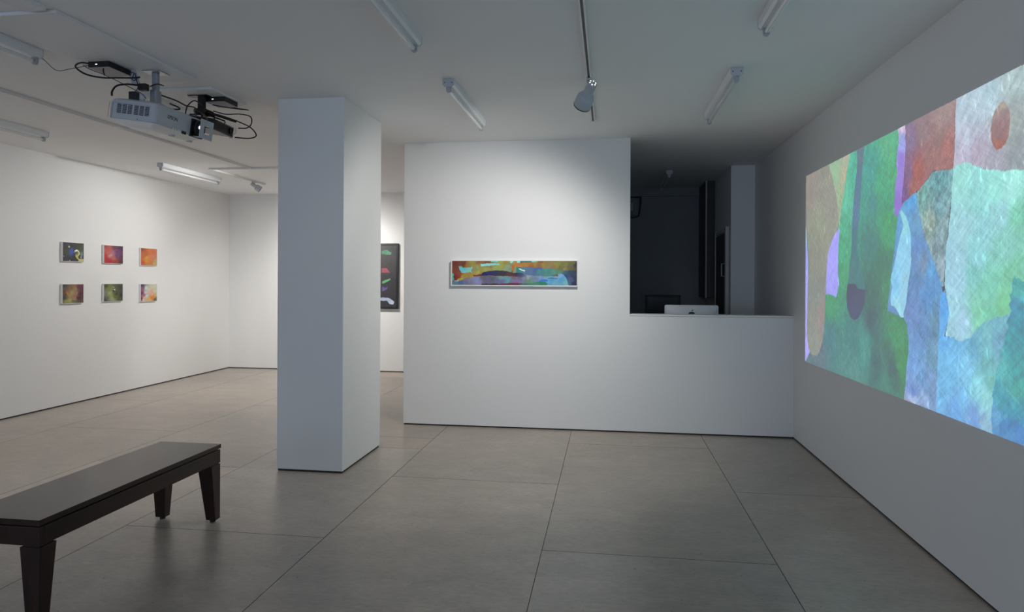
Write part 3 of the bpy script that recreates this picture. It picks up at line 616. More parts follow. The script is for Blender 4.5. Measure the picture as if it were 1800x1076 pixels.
small_painting(*YS[2], 1.672, 1.914, [
    bgl((.05, .03, 130, 70, 45), (.25, .2, 190, 88, 42), (.5, .12, 198, 115, 50), (.3, .33, 180, 95, 55), (.35, .55, 208, 155, 58), (.35, .72, 205, 140, 50), (.1, .9, 190, 78, 36), (.08, .5, 190, 100, 45), (.8, .2, 208, 100, 66), (.65, .5, 212, 122, 88), (.8, .55, 205, 120, 100), (.95, .4, 185, 130, 90), (.85, .9, 186, 162, 96), (.6, .85, 195, 115, 55), (.95, .7, 185, 155, 95))],
    'small orange painting with a yellow glow, upper right of six')
small_painting(*YS[0], 1.195, 1.428, [
    bgl((.05, .08, 72, 55, 60), (.12, .2, 105, 85, 80), (.35, .12, 130, 105, 75), (.45, .4, 168, 148, 92), (.40, .6, 165, 152, 92), (.35, .88, 168, 165, 88), (.2, .93, 150, 150, 85), (.6, .25, 165, 130, 92), (.65, .5, 165, 125, 105), (.56, .75, 165, 125, 100), (.85, .5, 84, 40, 56), (.8, .75, 78, 38, 52), (.95, .2, 95, 50, 68), (.8, .2, 110, 60, 75), (.7, .92, 88, 88, 62), (.5, .9, 110, 115, 75), (.07, .7, 72, 66, 68), (.07, .4, 85, 80, 55), g=.12),
    ('blob', .18, .42, .06, .10, (196, 84, 40), .95), ('blob', .24, .5, .04, .09, (205, 125, 85), .8), ('blob', .15, .54, .03, .05, (90, 45, 20), .95)],
    'small painting of ochre and dark maroon with an orange touch, lower left of six')
small_painting(*YS[1], 1.200, 1.428, [
    bgl((.05, .1, 72, 78, 48), (.3, .15, 125, 130, 60), (.2, .35, 120, 128, 85), (.28, .5, 160, 168, 120), (.36, .65, 150, 165, 95), (.12, .5, 125, 128, 118), (.6, .5, 98, 102, 48), (.68, .72, 95, 102, 52), (.68, .55, 62, 66, 45), (.9, .2, 62, 66, 62), (.96, .7, 46, 48, 46), (.6, .1, 85, 92, 60), (.15, .88, 98, 102, 92), (.42, .9, 155, 158, 125), (.05, .95, 45, 48, 42), (.85, .9, 70, 78, 50), g=.12),
    ('blob', .47, .25, .075, .10, (205, 205, 175), .8), ('blob', .52, .36, .07, .10, (30, 30, 22), .9), ('blob', .45, .24, .03, .05, (40, 40, 30), .9), ('blob', .56, .33, .035, .05, (250, 250, 245), 1), ('blob', .48, .33, .02, .03, (225, 225, 205), .9)],
    'small murky green painting with a black and white eye-like spot, lower middle of six')
small_painting(*YS[2], 1.178, 1.422, [
    bgl((.04, .05, 62, 60, 72), (.15, .2, 120, 90, 120), (.05, .5, 95, 50, 72), (.15, .45, 165, 80, 122), (.17, .6, 170, 90, 125), (.04, .85, 110, 45, 55), (.3, .2, 200, 222, 208), (.3, .45, 195, 210, 198), (.5, .3, 208, 200, 182), (.8, .15, 202, 206, 182), (.9, .4, 200, 200, 170), (.38, .7, 205, 215, 200), (.6, .5, 222, 172, 152), (.75, .6, 218, 168, 140), (.7, .8, 222, 118, 46), (.78, .72, 220, 128, 60), (.9, .65, 195, 180, 120), (.95, .93, 88, 88, 55), (.5, .92, 205, 170, 95), (.15, .92, 210, 205, 175), (.22, .78, 215, 175, 170))],
    'small pale painting with a magenta edge and orange spot, lower right of six')

def C7(pts): return [((x-172)/1456.0, (y-197)/285.0*0.19) + tuple(r) for x, y, *r in pts]
def L7(pts, anch, w=1, g=.08): return ('poly', C7(pts), C7([(x, y)+tuple(c) for x, y, c in anch]), w, g)
long_layers = [
    L7([(150, 180), (1650, 180), (1650, 500), (150, 500)], [
        (200, 225, (118, 48, 30)), (300, 215, (112, 55, 32)), (230, 300, (130, 55, 32)), (260, 340, (150, 70, 35)), (215, 390, (120, 25, 40)), (240, 370, (140, 45, 30)), (350, 240, (160, 120, 60)), (420, 230, (165, 155, 68)), (380, 260, (150, 130, 70)), (480, 280, (168, 165, 78)), (560, 300, (165, 168, 80)), (460, 300, (150, 150, 110)),
        (500, 210, (150, 100, 60)), (580, 208, (130, 75, 50)), (780, 220, (165, 140, 50)), (740, 240, (165, 170, 85)), (700, 280, (158, 168, 90)), (820, 290, (145, 165, 130)), (860, 300, (125, 155, 125)), (480, 330, (178, 175, 75)), (440, 360, (180, 150, 62)), (350, 350, (175, 140, 55)), (300, 380, (190, 150, 60)), (500, 355, (165, 130, 75)), (1300, 210, (110, 85, 50)), (330, 420, (160, 150, 90))]),
    L7([(930, 262), (1250, 280), (1480, 300), (1650, 290), (1650, 500), (1530, 500), (1480, 390), (1420, 345), (1300, 385), (1050, 360), (930, 335)], [
        (945, 300, (45, 130, 120)), (960, 325, (60, 135, 140)), (1040, 290, (100, 130, 150)), (1080, 320, (88, 118, 155)), (1150, 300, (78, 105, 165)), (1200, 290, (75, 88, 160)), (1200, 320, (72, 140, 140)), (1280, 310, (68, 148, 135)), (1300, 340, (75, 140, 125)), (1370, 330, (80, 148, 135)), (1420, 320, (90, 135, 110)), (1500, 330, (40, 95, 115)), (1580, 330, (40, 65, 90)), (1500, 380, (45, 65, 110)), (1600, 400, (42, 45, 78)), (1560, 420, (70, 85, 125)), (1530, 450, (80, 105, 135)), (1600, 470, (28, 32, 70)), (1615, 300, (50, 55, 50))]),
    L7([(900, 215), (960, 218), (1100, 212), (1180, 200), (1640, 200), (1640, 305), (1560, 310), (1490, 310), (1350, 290), (1260, 282), (1100, 270), (900, 262)], [
        (940, 245, (200, 128, 48)), (1050, 245, (178, 130, 42)), (1150, 235, (162, 138, 48)), (1100, 262, (165, 95, 48)), (1200, 262, (158, 98, 60)), (1250, 230, (160, 138, 55)), (1300, 260, (140, 125, 80)), (1350, 275, (155, 115, 65)), (1400, 230, (135, 140, 55)), (1450, 270, (110, 110, 55)), (1500, 230, (120, 122, 52)), (1550, 260, (105, 95, 52)), (1580, 220, (100, 105, 45)), (1625, 240, (48, 45, 38)), (1240, 210, (120, 85, 42)), (1480, 290, (150, 130, 75))]),
    L7([(150, 450), (250, 432), (330, 405), (420, 388), (500, 378), (700, 380), (1000, 378), (1030, 368), (1060, 358), (1150, 372), (1300, 385), (1300, 500), (150, 500)], [
        (210, 455, (95, 135, 150)), (280, 465, (85, 105, 150)), (330, 430, (150, 120, 140)), (400, 430, (128, 132, 160)), (450, 410, (140, 148, 190)), (480, 440, (140, 145, 190)), (540, 400, (105, 98, 115)), (600, 430, (108, 95, 130)), (650, 400, (90, 95, 100)), (700, 420, (105, 108, 145)), (750, 395, (120, 158, 165)), (830, 410, (100, 165, 175)), (760, 440, (110, 112, 160)), (900, 390, (130, 105, 110)), (900, 430, (125, 118, 160)), (960, 440, (128, 115, 165)), (1020, 400, (130, 135, 160)), (1080, 385, (150, 165, 185)), (1060, 430, (112, 140, 120)), (1100, 440, (108, 145, 112)), (1150, 420, (120, 140, 170)), (1220, 410, (118, 152, 205)), (1250, 385, (130, 155, 175)), (350, 465, (110, 120, 145)), (1000, 370, (70, 75, 110))]),
    L7([(515, 360), (530, 345), (550, 328), (600, 320), (660, 312), (720, 309), (820, 318), (900, 333), (960, 335), (1010, 345), (1050, 375), (1000, 385), (900, 378), (700, 376), (560, 376), (525, 378)], [
        (560, 345, (32, 30, 85)), (620, 345, (35, 38, 110)), (680, 335, (32, 48, 85)), (720, 330, (38, 52, 65)), (740, 365, (78, 42, 50)), (800, 345, (48, 48, 62)), (850, 362, (95, 50, 48)), (900, 365, (90, 45, 45)), (930, 345, (48, 45, 75)), (990, 355, (60, 68, 105)), (1030, 372, (100, 100, 130)), (640, 370, (50, 38, 88))]),
    L7([(420, 362), (520, 355), (530, 378), (500, 380), (430, 378)], [(480, 368, (110, 50, 45))], 1),
    L7([(520, 490), (525, 470), (640, 466), (760, 465), (820, 458), (900, 450), (1000, 452), (1020, 448), (1000, 462), (960, 478), (950, 490)], [(600, 475, (60, 30, 40)), (850, 468, (108, 42, 58)), (930, 462, (118, 38, 62)), (1000, 455, (85, 75, 85))]),
    L7([(950, 490), (960, 472), (1040, 455), (1120, 458), (1200, 445), (1270, 448), (1295, 460), (1290, 475), (1270, 490)], [(1000, 475, (75, 120, 110)), (1150, 465, (60, 140, 115)), (1250, 462, (40, 130, 100))]),
    L7([(1270, 490), (1295, 465), (1260, 445), (1220, 438), (1290, 400), (1300, 378), (1400, 376), (1418, 370), (1412, 345), (1450, 342), (1475, 360), (1485, 375), (1505, 395), (1515, 430), (1540, 490)], [(1350, 420, (88, 158, 200)), (1440, 370, (125, 175, 215)), (1460, 420, (85, 160, 208)), (1300, 440, (95, 165, 212)), (1380, 470, (115, 175, 195)), (1500, 470, (120, 185, 190)), (1320, 385, (115, 170, 205))]),
    L7([(1165, 442), (1200, 432), (1225, 418), (1260, 415), (1300, 422), (1295, 442), (1240, 448)], [(1240, 430, (55, 120, 195))]),
    L7([(1300, 394), (1360, 395), (1410, 398), (1408, 405), (1380, 402), (1300, 400)], [(1350, 398, (35, 65, 105))], .5),
    L7([(845, 240), (880, 237), (912, 245), (905, 290), (900, 315), (885, 335), (872, 333), (885, 280), (880, 255)], [(890, 250, (212, 105, 32)), (895, 290, (185, 115, 40)), (885, 325, (110, 90, 40))]),
    L7([(246, 258), (258, 262), (275, 256), (300, 275), (330, 273), (400, 274), (412, 262), (422, 282), (402, 308), (416, 338), (380, 332), (290, 338), (275, 318), (260, 285)], [(280, 300, (95, 205, 220)), (370, 300, (135, 210, 195)), (330, 325, (130, 205, 205))], 1.3),
    L7([(510, 235), (560, 230), (600, 226), (720, 228), (735, 245), (640, 250), (560, 258), (512, 263)], [(540, 245, (160, 230, 220)), (680, 238, (135, 225, 225))], 1),
    L7([(630, 190), (722, 190), (712, 214), (640, 213)], [(680, 205, (112, 212, 190))]),
    L7([(852, 205), (890, 190), (888, 212), (868, 224)], [(872, 210, (165, 232, 215))], .6),
    L7([(975, 195), (1095, 192), (1130, 213), (975, 222)], [(1040, 210, (60, 115, 110))]),
    L7([(1100, 190), (1190, 200), (1130, 213), (1108, 212)], [(1140, 205, (125, 205, 195))], .6),
    L7([(935, 195), (975, 198), (970, 220), (940, 218)], [(955, 208, (165, 235, 220))], .6),
    L7([(955, 284), (975, 280), (1000, 298), (1035, 304), (1032, 318), (1000, 312), (975, 298)], [(990, 298, (205, 245, 238))], .6),
    L7([(165, 345), (180, 342), (192, 362), (182, 385), (195, 410), (182, 440), (165, 445)], [(180, 380, (85, 185, 150))], .8),
    L7([(235, 405), (300, 395), (325, 410), (290, 432), (240, 432)], [(270, 415, (185, 175, 60))]),
    L7([(196, 430), (250, 425), (250, 440), (200, 440)], [(230, 432, (170, 190, 225))], .5)]
def long_painting():
    x0, x1, z0, z1, D = -1.590, -0.307, 1.436, 1.696, 0.045
    t = thing('long_painting', 'long narrow landscape-like abstract painting hanging on the middle wall', 'painting', ((x0+x1)/2, YM, z0))
    w = x1-x0; h = z1-z0
    MB().box(-w/2, w/2, -D, -.001, 0, h, .0015, 1).build('panel', M['canvas'], t)
    paint_mesh('painted_face', 420, 86, lambda u, v: (-w/2+.012+(w-.018)*u, np.full(u.shape, -D-.0008), .012+(h-.018)*v),
               lambda u, v: (u, (1-v)*.19), long_layers, .006, .05, M['paint'], t, 3.0)
long_painting()

def dark_painting():
    x0, x1, z0, z1, D = -4.78, -3.360, 1.024, 2.081, 0.05
    t = thing('large_painting', 'large charcoal painting with bright brush strokes on the back wall behind the column', 'painting', ((x0+x1)/2, YB, z0))
    w = x1-x0; h = z1-z0; b = .028
    MB().ring((-w/2, w/2, 0, h), (-w/2+b, w/2-b, b, h-b), -D, -.001).build('frame', M['blackframe'], t)
    MB().box(-w/2+b, w/2-b, -D+.012, -.002, b, h-b).build('panel', M['blackframe'], t)
    def q(x, y): return ((x-228)/3.843/112.6, (y-102)/3.843/112.6)     # metres from the top right corner
    def pl(pts, anch, g=.1): return ('poly', [q(*p) for p in pts], [q(a, b_)+c for a, b_, c in anch], 1, g)
    ly = [('poly', [(-2, -.2), (.2, -.2), (.2, 1.3), (-2, 1.3)], [(0, 0, 52, 52, 58), (-.2, .3, 62, 60, 62), (-.1, .8, 54, 52, 56), (-.8, .5, 70, 62, 70), (-.5, .2, 60, 66, 62), (-1.2, .7, 58, 52, 62)], 1, .15),
          pl([(110, 155), (150, 150), (165, 160), (180, 165), (178, 182), (150, 182), (110, 178)], [(130, 165, (70, 122, 92)), (165, 172, (78, 135, 102))]),
          pl([(110, 275), (150, 278), (158, 290), (172, 305), (110, 305)], [(140, 292, (150, 76, 90))]),
          pl([(110, 370), (130, 360), (170, 348), (172, 358), (150, 370), (125, 382), (110, 385)], [(150, 362, (90, 160, 108))]),
          pl([(110, 405), (140, 410), (152, 400), (145, 422), (120, 434), (110, 434)], [(130, 418, (95, 85, 140))]),
          pl([(20, 480), (130, 482), (160, 480), (178, 492), (200, 508), (190, 525), (165, 522), (150, 505), (20, 505)], [(130, 495, (165, 178, 205)), (180, 510, (180, 190, 212))]),
          pl([(-60, 200), (40, 190), (60, 240), (0, 300), (-80, 290)], [(0, 240, (150, 110, 60))]),
          pl([(-200, 380), (-60, 330), (-40, 380), (-120, 430), (-220, 440)], [(-120, 390, (70, 110, 160))])]
    paint_mesh('painted_face', 260, 190, lambda u, v: (-w/2+b+(w-2*b)*u, np.full(u.shape, -D+.0112), b+(h-2*b)*v),
               lambda u, v: (-(w-b)+(w-2*b)*u, h-b-(h-2*b)*v), ly, .012, .12, M['paint'], t)
dark_painting()

# ------------------------------------------------------------------ bench
def bench():
    x0, x1, y0, y1, h = -2.788, -2.380, 2.535, 3.885, 0.472
    t = thing('bench', 'long dark brown wooden bench standing on the floor at lower left', 'bench', ((x0+x1)/2, (y0+y1)/2, 0))
    a, b = (x1-x0)/2, (y1-y0)/2
    MB().box(-a, a, -b, b, h-.024, h, .002).build('bench_top', M['wood'], t)
    mb = MB(); mb.box(-a+.012, a-.012, -b+.012, b-.012, h-.031, h-.0245)          # shadow joint
    for sy in (-1, 1): mb.box(-a+.003, a-.003, min(sy*(b-.003), sy*(b-.028)), max(sy*(b-.003), sy*(b-.028)), h-.112, h-.032, .002)
    for sx in (-1, 1): mb.box(min(sx*(a-.003), sx*(a-.028)), max(sx*(a-.003), sx*(a-.028)), -b+.029, b-.029, h-.112, h-.032, .002)
    mb.build('apron', M['wood'], t)
    for sx in (-1, 1):
        for sy in (-1, 1):
            X1, Y1 = sx*(a-.003), sy*(b-.003); zt, zb = h-.119, .014
            wt, dt, wbm, db = .094, .092, .062, .052
            def ring(z, w, d_): return [(min(X1, X1-sx*w), min(Y1, Y1-sy*d_), z), (max(X1, X1-sx*w), min(Y1, Y1-sy*d_), z), (max(X1, X1-sx*w), max(Y1, Y1-sy*d_), z), (min(X1, X1-sx*w), max(Y1, Y1-sy*d_), z)]
            mb = MB(); mb.hexa(ring(zb, wbm, db)+ring(zt, wt, dt), .003)
            mb.box(min(X1-sx*.006, X1-sx*.08), max(X1-sx*.006, X1-sx*.08), min(Y1-sy*.006, Y1-sy*.08), max(Y1-sy*.006, Y1-sy*.08), zt-.001, h-.035)
            lg = mb.build('leg', M['wood_leg'], t)
            MB().lathe([(.0, 0), (.016, 0), (.017, .004), (.017, .0135), (0, .0135)], Matrix.Translation((X1-sx*.032, Y1-sy*.027, 0)), 18).build('foot_glide', M['black'], lg)
bench()

# ------------------------------------------------------------------ fluorescent fittings (switched off)
FL = 1.25
def fitting():
    t = thing('fluorescent_light', '', 'ceiling light', (0, 0, H))
    z = -0.001
    MB().prism([(-.039, z), (.039, z), (.039, -.040), (.026, -.052), (-.026, -.052), (-.039, -.040)], .004, FL-.004).build('housing', M['fixture'], t)
    for y in (0, FL-.0035):
        e = MB().prism([(-.041, z), (.041, z), (.041, -.042), (.027, -.055), (-.027, -.055), (-.041, -.042)], y, y+.0035).build('end_cap', M['fixture_end'], t)
        yy = (y-.0012, y) if y == 0 else (y+.0035, y+.0047)
        for x in (-.026, .026): MB().prism([(x+.004*cos(q*pi/4), -.026+.004*sin(q*pi/4)) for q in range(8)], *yy).build('screw', M['black'], e)
    for y in (.012, FL-.030):
        MB().prism([(-.018, -.0525), (.018, -.0525), (.016, -.086), (.008, -.094), (-.008, -.094), (-.016, -.086)], y, y+.018).build('lamp_holder', M['socket'], t)
    mx = Matrix.Translation((0, .031, -.075)) @ Matrix.Rotation(R(-90), 4, 'X')
    tb = MB().lathe([(.0128, 0), (.0128, FL-.062)], mx, 20).build('tube', M['tube'], t)
    for a_, b_ in ((0, .016), (FL-.062-.016, FL-.062)): MB().lathe([(.0134, a_), (.0134, b_)], mx, 20).build('tube_cap', M['metalcap'], tb)
    return t
FG = 'unlit fluorescent strip lights on the ceiling'
F0 = fitting()
spots_ = [(-1.120, 4.600, 'white fluorescent strip light between the column and the spotlight track, unlit'),
          (-1.120, 2.540, 'white fluorescent strip light cut off by the top edge, left of the spotlight track'),
          (0.828, 4.590, 'white fluorescent strip light right of the spotlight, above the counter side'),
          (0.828, 2.530, 'white fluorescent strip light cut off by the top edge, nearest the right wall'),
          (-3.505, 2.455, 'white fluorescent strip light at the left edge, beside the ceiling panel of the projector'),
          (-3.505, 4.628, 'white fluorescent strip light half hidden behind the projector and its black cables'),
          (-5.400, 4.550, 'white fluorescent strip light at the left edge, nearest the top of the left wall'),
          (-5.415, 7.500, 'white fluorescent strip light above the six small paintings on the left'),
          (0.757, 8.750, 'small dark fluorescent strip light on the ceiling of the unlit office')]
for i, (x, y, lb) in enumerate(spots_):
    if i == 0: F0.location = (x, y, H); F0['label'] = lb; F0['group'] = FG
    else: dup(F0, (x, y, H), lb, FG)

# ------------------------------------------------------------------ lighting tracks
def track(x0, y0, x1, y1, label, joints=()):
    """shallow channel with a dark slot, fixed to the ceiling"""
    L_ = math.hypot(x1-x0, y1-y0); a = math.atan2(y1-y0, x1-x0)
    t = thing('light_track', label, 'track', (x0, y0, H), 'ceiling lighting tracks'); t.rotation_euler = (0, 0, a)
    w, h = .0175, .020
    MB().prism([(-w, -.001), (-w, -h), (-w+.010, -h), (-w+.010, -.008), (w-.010, -.008), (w-.010, -h), (w, -h), (w, -.001)], 0, L_, 'X').build('rail', M['track'], t)
    MB().box(.002, L_-.002, -w+.0105, w-.0105, -.0145, -.0085).build('slot', M['slot'], t)
    for s in (0, L_-.018): MB().box(s, s+.018, -w-.0015, w+.0015, -h-.0015, -.0015, .001).build('end_cap', M['track'], t)
    for j in joints: MB().box(j-.03, j+.03, -w-.0015, w+.0015, -h-.002, -.0015, .001).build('joiner', M['track'], t)
    return t
track(-0.142, 1.8, -0.142, 5.925, 'straight white lighting track running towards the middle wall')
track(-4.482, 2.2, -4.482, 7.92, 'long white lighting track running past below the projector', (3.4, 4.4))
track(-5.055, 7.955, -3.25, 7.955, 'lighting track crossing in front of the back wall towards the column')
track(-5.035, 7.98, -5.035, 9.30, 'short lighting track holding the small twin-barrel spotlight near the back wall')
track(-4.10, 7.98, -4.10, 9.55, 'short lighting track behind the column')

def head(loc, target, label, power, wide, color, scale=1.0, vents=True, blend=1.0, size=75, aim2=None, wsize=145):
    d = (Vector(target)-Vector(loc)); d.z -= (-.11); d = (Vector(target)-(Vector(loc)+Vector((0, 0, -.11)))).normalized()
    t = thing('track_spotlight', label, 'spotlight', loc, 'spotlights on the ceiling tracks')
    MB().box(-.017, .017, -.045, .045, -.030, -.0215+.0, .003).build('adapter', M['lamp'], t)
    piv = Vector((0, 0, -.100*scale-.0))
    MB().tube([(0, 0, -.030), (0, 0, piv.z+.01)], .009, 10, False).build('stem', M['lamp'], t)
    mx = Matrix.Translation(piv) @ d.to_track_quat('Z', 'Y').to_matrix().to_4x4()
    s = scale
    bd = MB().lathe([(0, -.072*s), (.020*s, -.072*s), (.0335*s, -.064*s), (.0345*s, .030*s), (.0350*s, .031*s), (.050*s, .038*s), (.0590*s, .052*s), (.0620*s, .066*s), (.0625*s, .068*s), (.0625*s, .132*s), (.0585*s, .132*s), (.0565*s, .085*s), (.03*s, .05*s), (0, .045*s)], mx, 36, False).build('lamp_head', M['lamp'], t)
    MB().lathe([(.0632*s, .126*s), (.0632*s, .1335*s), (.0585*s, .1335*s)], mx, 36, False).build('rim', M['black'], bd)
    MB().lathe([(0, .055*s), (.045*s, .060*s), (.050*s, .085*s), (.03*s, .095*s), (0, .098*s)], mx, 28, False).build('bulb', M['bulb'], bd)
    if vents:
        mb = MB()
        for k in range(6):
            a = 2*pi*k/6; mb.lathe([(0, -.0655*s), (.0036*s, -.0655*s), (.0036*s, -.0730*s), (0, -.0730*s)], mx @ Matrix.Translation((.0215*s*cos(a), .0215*s*sin(a), -.0)), 10, False)
        mb.build('vent_hole', M['lighthole'], bd)
    front = Vector(loc)+piv+d*.140*s
    spot('lamp_beam', front, target, power, color, size, blend, .035)
    if wide: spot('lamp_spill', front, aim2 or Vector(target)-Vector((0, 0, 1.3)), wide, color, wsize, .6, .035)
    return t
head((-0.142, 4.675, H), (-1.25, 6.73, 1.15), 'grey spotlight hanging from the straight track, aimed at the long painting', 80, 66, (1.0, .97, .93), size=84, aim2=(-1.85, 6.7, .0), wsize=122)
head((-5.035, 9.02, H), (-4.0, 10.2, 1.9), 'small pale twin-barrel spotlight on the short track near the back wall', 15, 0, (1.0, .97, .92), .72, False, size=70)
head((-4.10, 8.33, H), (-6.31, 7.55, 1.2), 'spotlight behind the column, aimed at the six small paintings', 60, 60, (1.0, .985, .96), size=95)
head((-4.10, 8.85, H), (-4.35, 10.5, 1.35), 'spotlight behind the column, aimed at the charcoal painting', 150, 72, (1.0, .975, .93), size=90)

head((-4.482, 3.70, H), (-6.31, 5.6, 1.1), 'added unseen spotlight on the long track outside the left edge, brightening the left wall and floor', 12, 42, (1.0, .97, .93), aim2=(-5.3, 5.6, 0), size=90, wsize=120)  # added lamp out of view, to brighten the left wall, floor and ceiling

# ------------------------------------------------------------------ projector corner of the ceiling
b1 = MB().box(-3.402, -2.872, 3.145, 4.365, H-.020, H-.001, .002).build('ceiling_panel', M['board'], origin=(-3.1, 3.7, H-.02))
tag(b1, 'large flat white panel screwed to the ceiling above the projector', 'panel')
b2 = MB().box(-3.355, -2.885, 4.565, 5.035, H-.020, H-.001, .002).build('ceiling_panel', M['board'], origin=(-3.1, 4.8, H-.02))
tag(b2, 'smaller square white ceiling panel above the black projector', 'panel')
b3 = MB().box(-3.02, -2.890, 1.9, 3.105, H-.024, H-.001, .002).build('ceiling_batten', M['board'], origin=(-2.95, 2.5, H-.024))
tag(b3, 'white batten on the ceiling at the top left corner', 'batten')
ZB = H-.0205                                  # underside of the panels

def white_projector():
    t = thing('projector', 'pale grey projector hanging from the large ceiling panel', 'projector', (-3.005, 4.14, 2.565))
    t.rotation_euler = (0, R(8), R(0)); t.scale = (1.13, 1.13, 1.13)
    # local axes: +X = lens side (towards the right wall), -Y = vented side, +Z = up
    hx, hy, hz = .155, .228, .066
    def outline(s):
        p = []
        for cx, cy, r, a0 in ((hx-.020, hy-.02, .02, 0), (-hx+.045, hy-.045, .045, 90), (-hx+.045, -hy+.04, .04, 180), (hx-.020, -hy+.02, .02, 270)):
            for k in range(7):
                a = R(a0+k*15); p.append((cx+(r)*cos(a), cy+(r)*sin(a)))
        return [(x-s*math.copysign(1, x) if abs(x) > .05 else x, y-s*math.copysign(1, y) if abs(y) > .05 else y) for x, y in p]
    def loft(rings):
        bm = bmesh.new(); R_ = []
        for s, z in rings: R_.append([bm.verts.new((x, y, z)) for x, y in outline(s)])
        n = len(R_[0])
        for a, b in zip(R_[:-1], R_[1:]):
            for i in range(n):
                f = bm.faces.new([a[i], a[(i+1) % n], b[(i+1) % n], b[i]]); f.smooth = True
        bm.faces.new(R_[0][::-1]); bm.faces.new(R_[-1]); m = MB(); m.bm.free(); m.bm = bm; return m
    body = loft([(.004, -hz+.012), (0, -hz+.018), (0, hz-.030), (.006, hz-.012), (.018, hz-.004), (.03, hz)]).build('casing', M['proj'], t)
    loft([(.075, -hz-.020), (.050, -hz-.015), (.022, -hz-.002), (.006, -hz+.0115)]).build('underside', M['projbot_lit'], t)
    # vent grille on the near side: two blocks of three columns of slots
    mb = MB()
    for k in range(6):
        x = -.088+k*.0335+(.006 if k > 2 else 0)
        for j in range(8):
            z = -.012+j*.0068; mb.box(x, x+.027, -hy-.0012, -hy+.002, z-.010, z-.0058)
    mb.build('vent_grille', M['vent'], t)
    MB().box(-.140, -.1392, -hy-.0006, -hy+.001, -.052, .035).box(-.118, -.1172, -hy-.0006, -hy+.001, -.052, .035).box(-.117, .12, -hy-.0006, -hy+.001, .0345, .0353).build('panel_seam', M['text'], t)
    MB().lathe([(0, 0), (.003, 0), (.003, .002), (0, .002)], Matrix.Translation((.045, -hy-.001, -.046)) @ Matrix.Rotation(R(-90), 4, 'X'), 10).build('sensor', M['black'], t)
    # lens bay on the front
    lb = MB().box(hx-.004, hx+.0015, .085, .205, -.058, .048, .012, 3).build('lens_bay', M['black'], t)
    mx = Matrix.Translation((hx-.002, .145, -.004)) @ Matrix.Rotation(R(90), 4, 'Y')
    MB().lathe([(.052, 0), (.052, .022), (.046, .030), (.040, .024)], mx, 32, False).build('lens_ring', M['blackm'], lb)
    MB().lathe([(.040, .016), (.030, .024), (.015, .028), (0, .029)], mx, 32, False).build('lens', M['lens'], lb)
    MB().lathe([(.010, .0295), (.006, .0315), (0, .0320)], mx @ Matrix.Translation((-.008, -.01, 0)), 16, False).build('lens_light', M['lensglow'], lb)
    for k in range(4): MB().box(hx-.001, hx+.0025, -.075+k*.020, -.063+k*.020, -.056, -.046, .001).build('button', M['fixture'], t)
    MB().box(hx-.001, hx+.003, .010, .050, -.062, -.044, .002).build('infrared_window', M['vent'], t)
    for (x, y) in ((.10, .17), (.10, -.0), (-.10, -.12)):
        MB().lathe([(0, 0), (.016, 0), (.018, .006), (.018, .010), (0, .010)], Matrix.Translation((x, y, -hz-.0215)), 18).build('foot', M['proj'], t)
    cu = bpy.data.curves.new('logo', 'FONT'); cu.body = 'EPSON'; cu.size = .030; cu.extrude = .0006
    cu.align_x = 'CENTER'
    tmp = bpy.data.objects.new('logo_text', cu); col.objects.link(tmp)
    dg = bpy.context.evaluated_depsgraph_get(); me = bpy.data.meshes.new_from_object(tmp.evaluated_get(dg))
    bpy.data.objects.remove(tmp, do_unlink=True)
    me.materials.clear(); me.materials.append(M['text'])
    lo = bpy.data.objects.new('logo', me); col.objects.link(lo); lo.parent = t
    lo.location = (hx+.0008, -.085, -.004); lo.rotation_euler = (R(90), 0, R(90))
    # light plate with a window, held in front of the lens
    pl = MB(); X = hx+.055; a0, a1, c0, c1 = .095, .225, -.060, .055
    pl.ring((a0, a1, c0, c1), (a0+.040, a1-.030, c0+.030, c1-.038), X, X+.003, 'X')
    p_ = pl.build('lens_mask', M['proj'], t)
    MB().box(hx+.001, X, a0+.02, a0+.045, c0+.004, c0+.010, .001).build('mask_bracket', M['bracket'], p_)
    return t
wp = white_projector()
def part_of(root, mb, name, m):
    """a part modelled in room coordinates and fixed to a tilted thing"""
    o = mb.build(name, m)
    loc, rot, sc = root.location, root.rotation_euler, root.scale
    o.data.transform((Matrix.Translation(loc) @ rot.to_matrix().to_4x4() @ Matrix.Diagonal((*sc, 1))).inverted())
    o.parent = root; return o
mx_, my_ = -3.03, 4.15
mb = MB(); mb.box(mx_-.06, mx_+.06, my_-.06, my_+.06, ZB-.006, ZB-.0005, .002); part_of(wp, mb, 'mount_ceiling_plate', M['bracket'])
mb = MB(); mb.box(mx_-.018, mx_+.018, my_-.016, my_+.016, 2.765, ZB-.0065, .004); part_of(wp, mb, 'mount_hanger', M['bracket'])
part_of(wp, MB().box(mx_-.022, mx_+.022, my_-.03, my_+.03, 2.672, 2.7645, .006), 'mount_tilt_joint', M['bracket'])
for sx, sy in ((-1, -1), (-1, 1), (1, -1), (1, 1)):
    mb = MB().tube([(mx_+sx*.02, my_+sy*.02, 2.672), (mx_+sx*.085, my_+sy*.12, 2.662-(.02 if sx > 0 else -.01)), (mx_+sx*.09, my_+sy*.125, 2.628-(.0135 if sx > 0 else -.0135))], .0055, 8, False)
    part_of(wp, mb, 'mount_arm', M['bracket'])
tb_ = MB().hexa([(-3.155, 4.085, 2.792), (-3.095, 4.085, 2.785), (-3.093, 4.089, 2.785), (-3.153, 4.089, 2.792), (-3.19, 4.085, ZB-.001), (-3.13, 4.085, ZB-.001), (-3.13, 4.089, ZB-.001), (-3.19, 4.089, ZB-.001)], .001).build('hanging_tab', M['proj'], origin=(-3.15, 4.087, ZB))
tag(tb_, 'pale tab hanging from the large ceiling panel left of the projector mount', 'bracket')

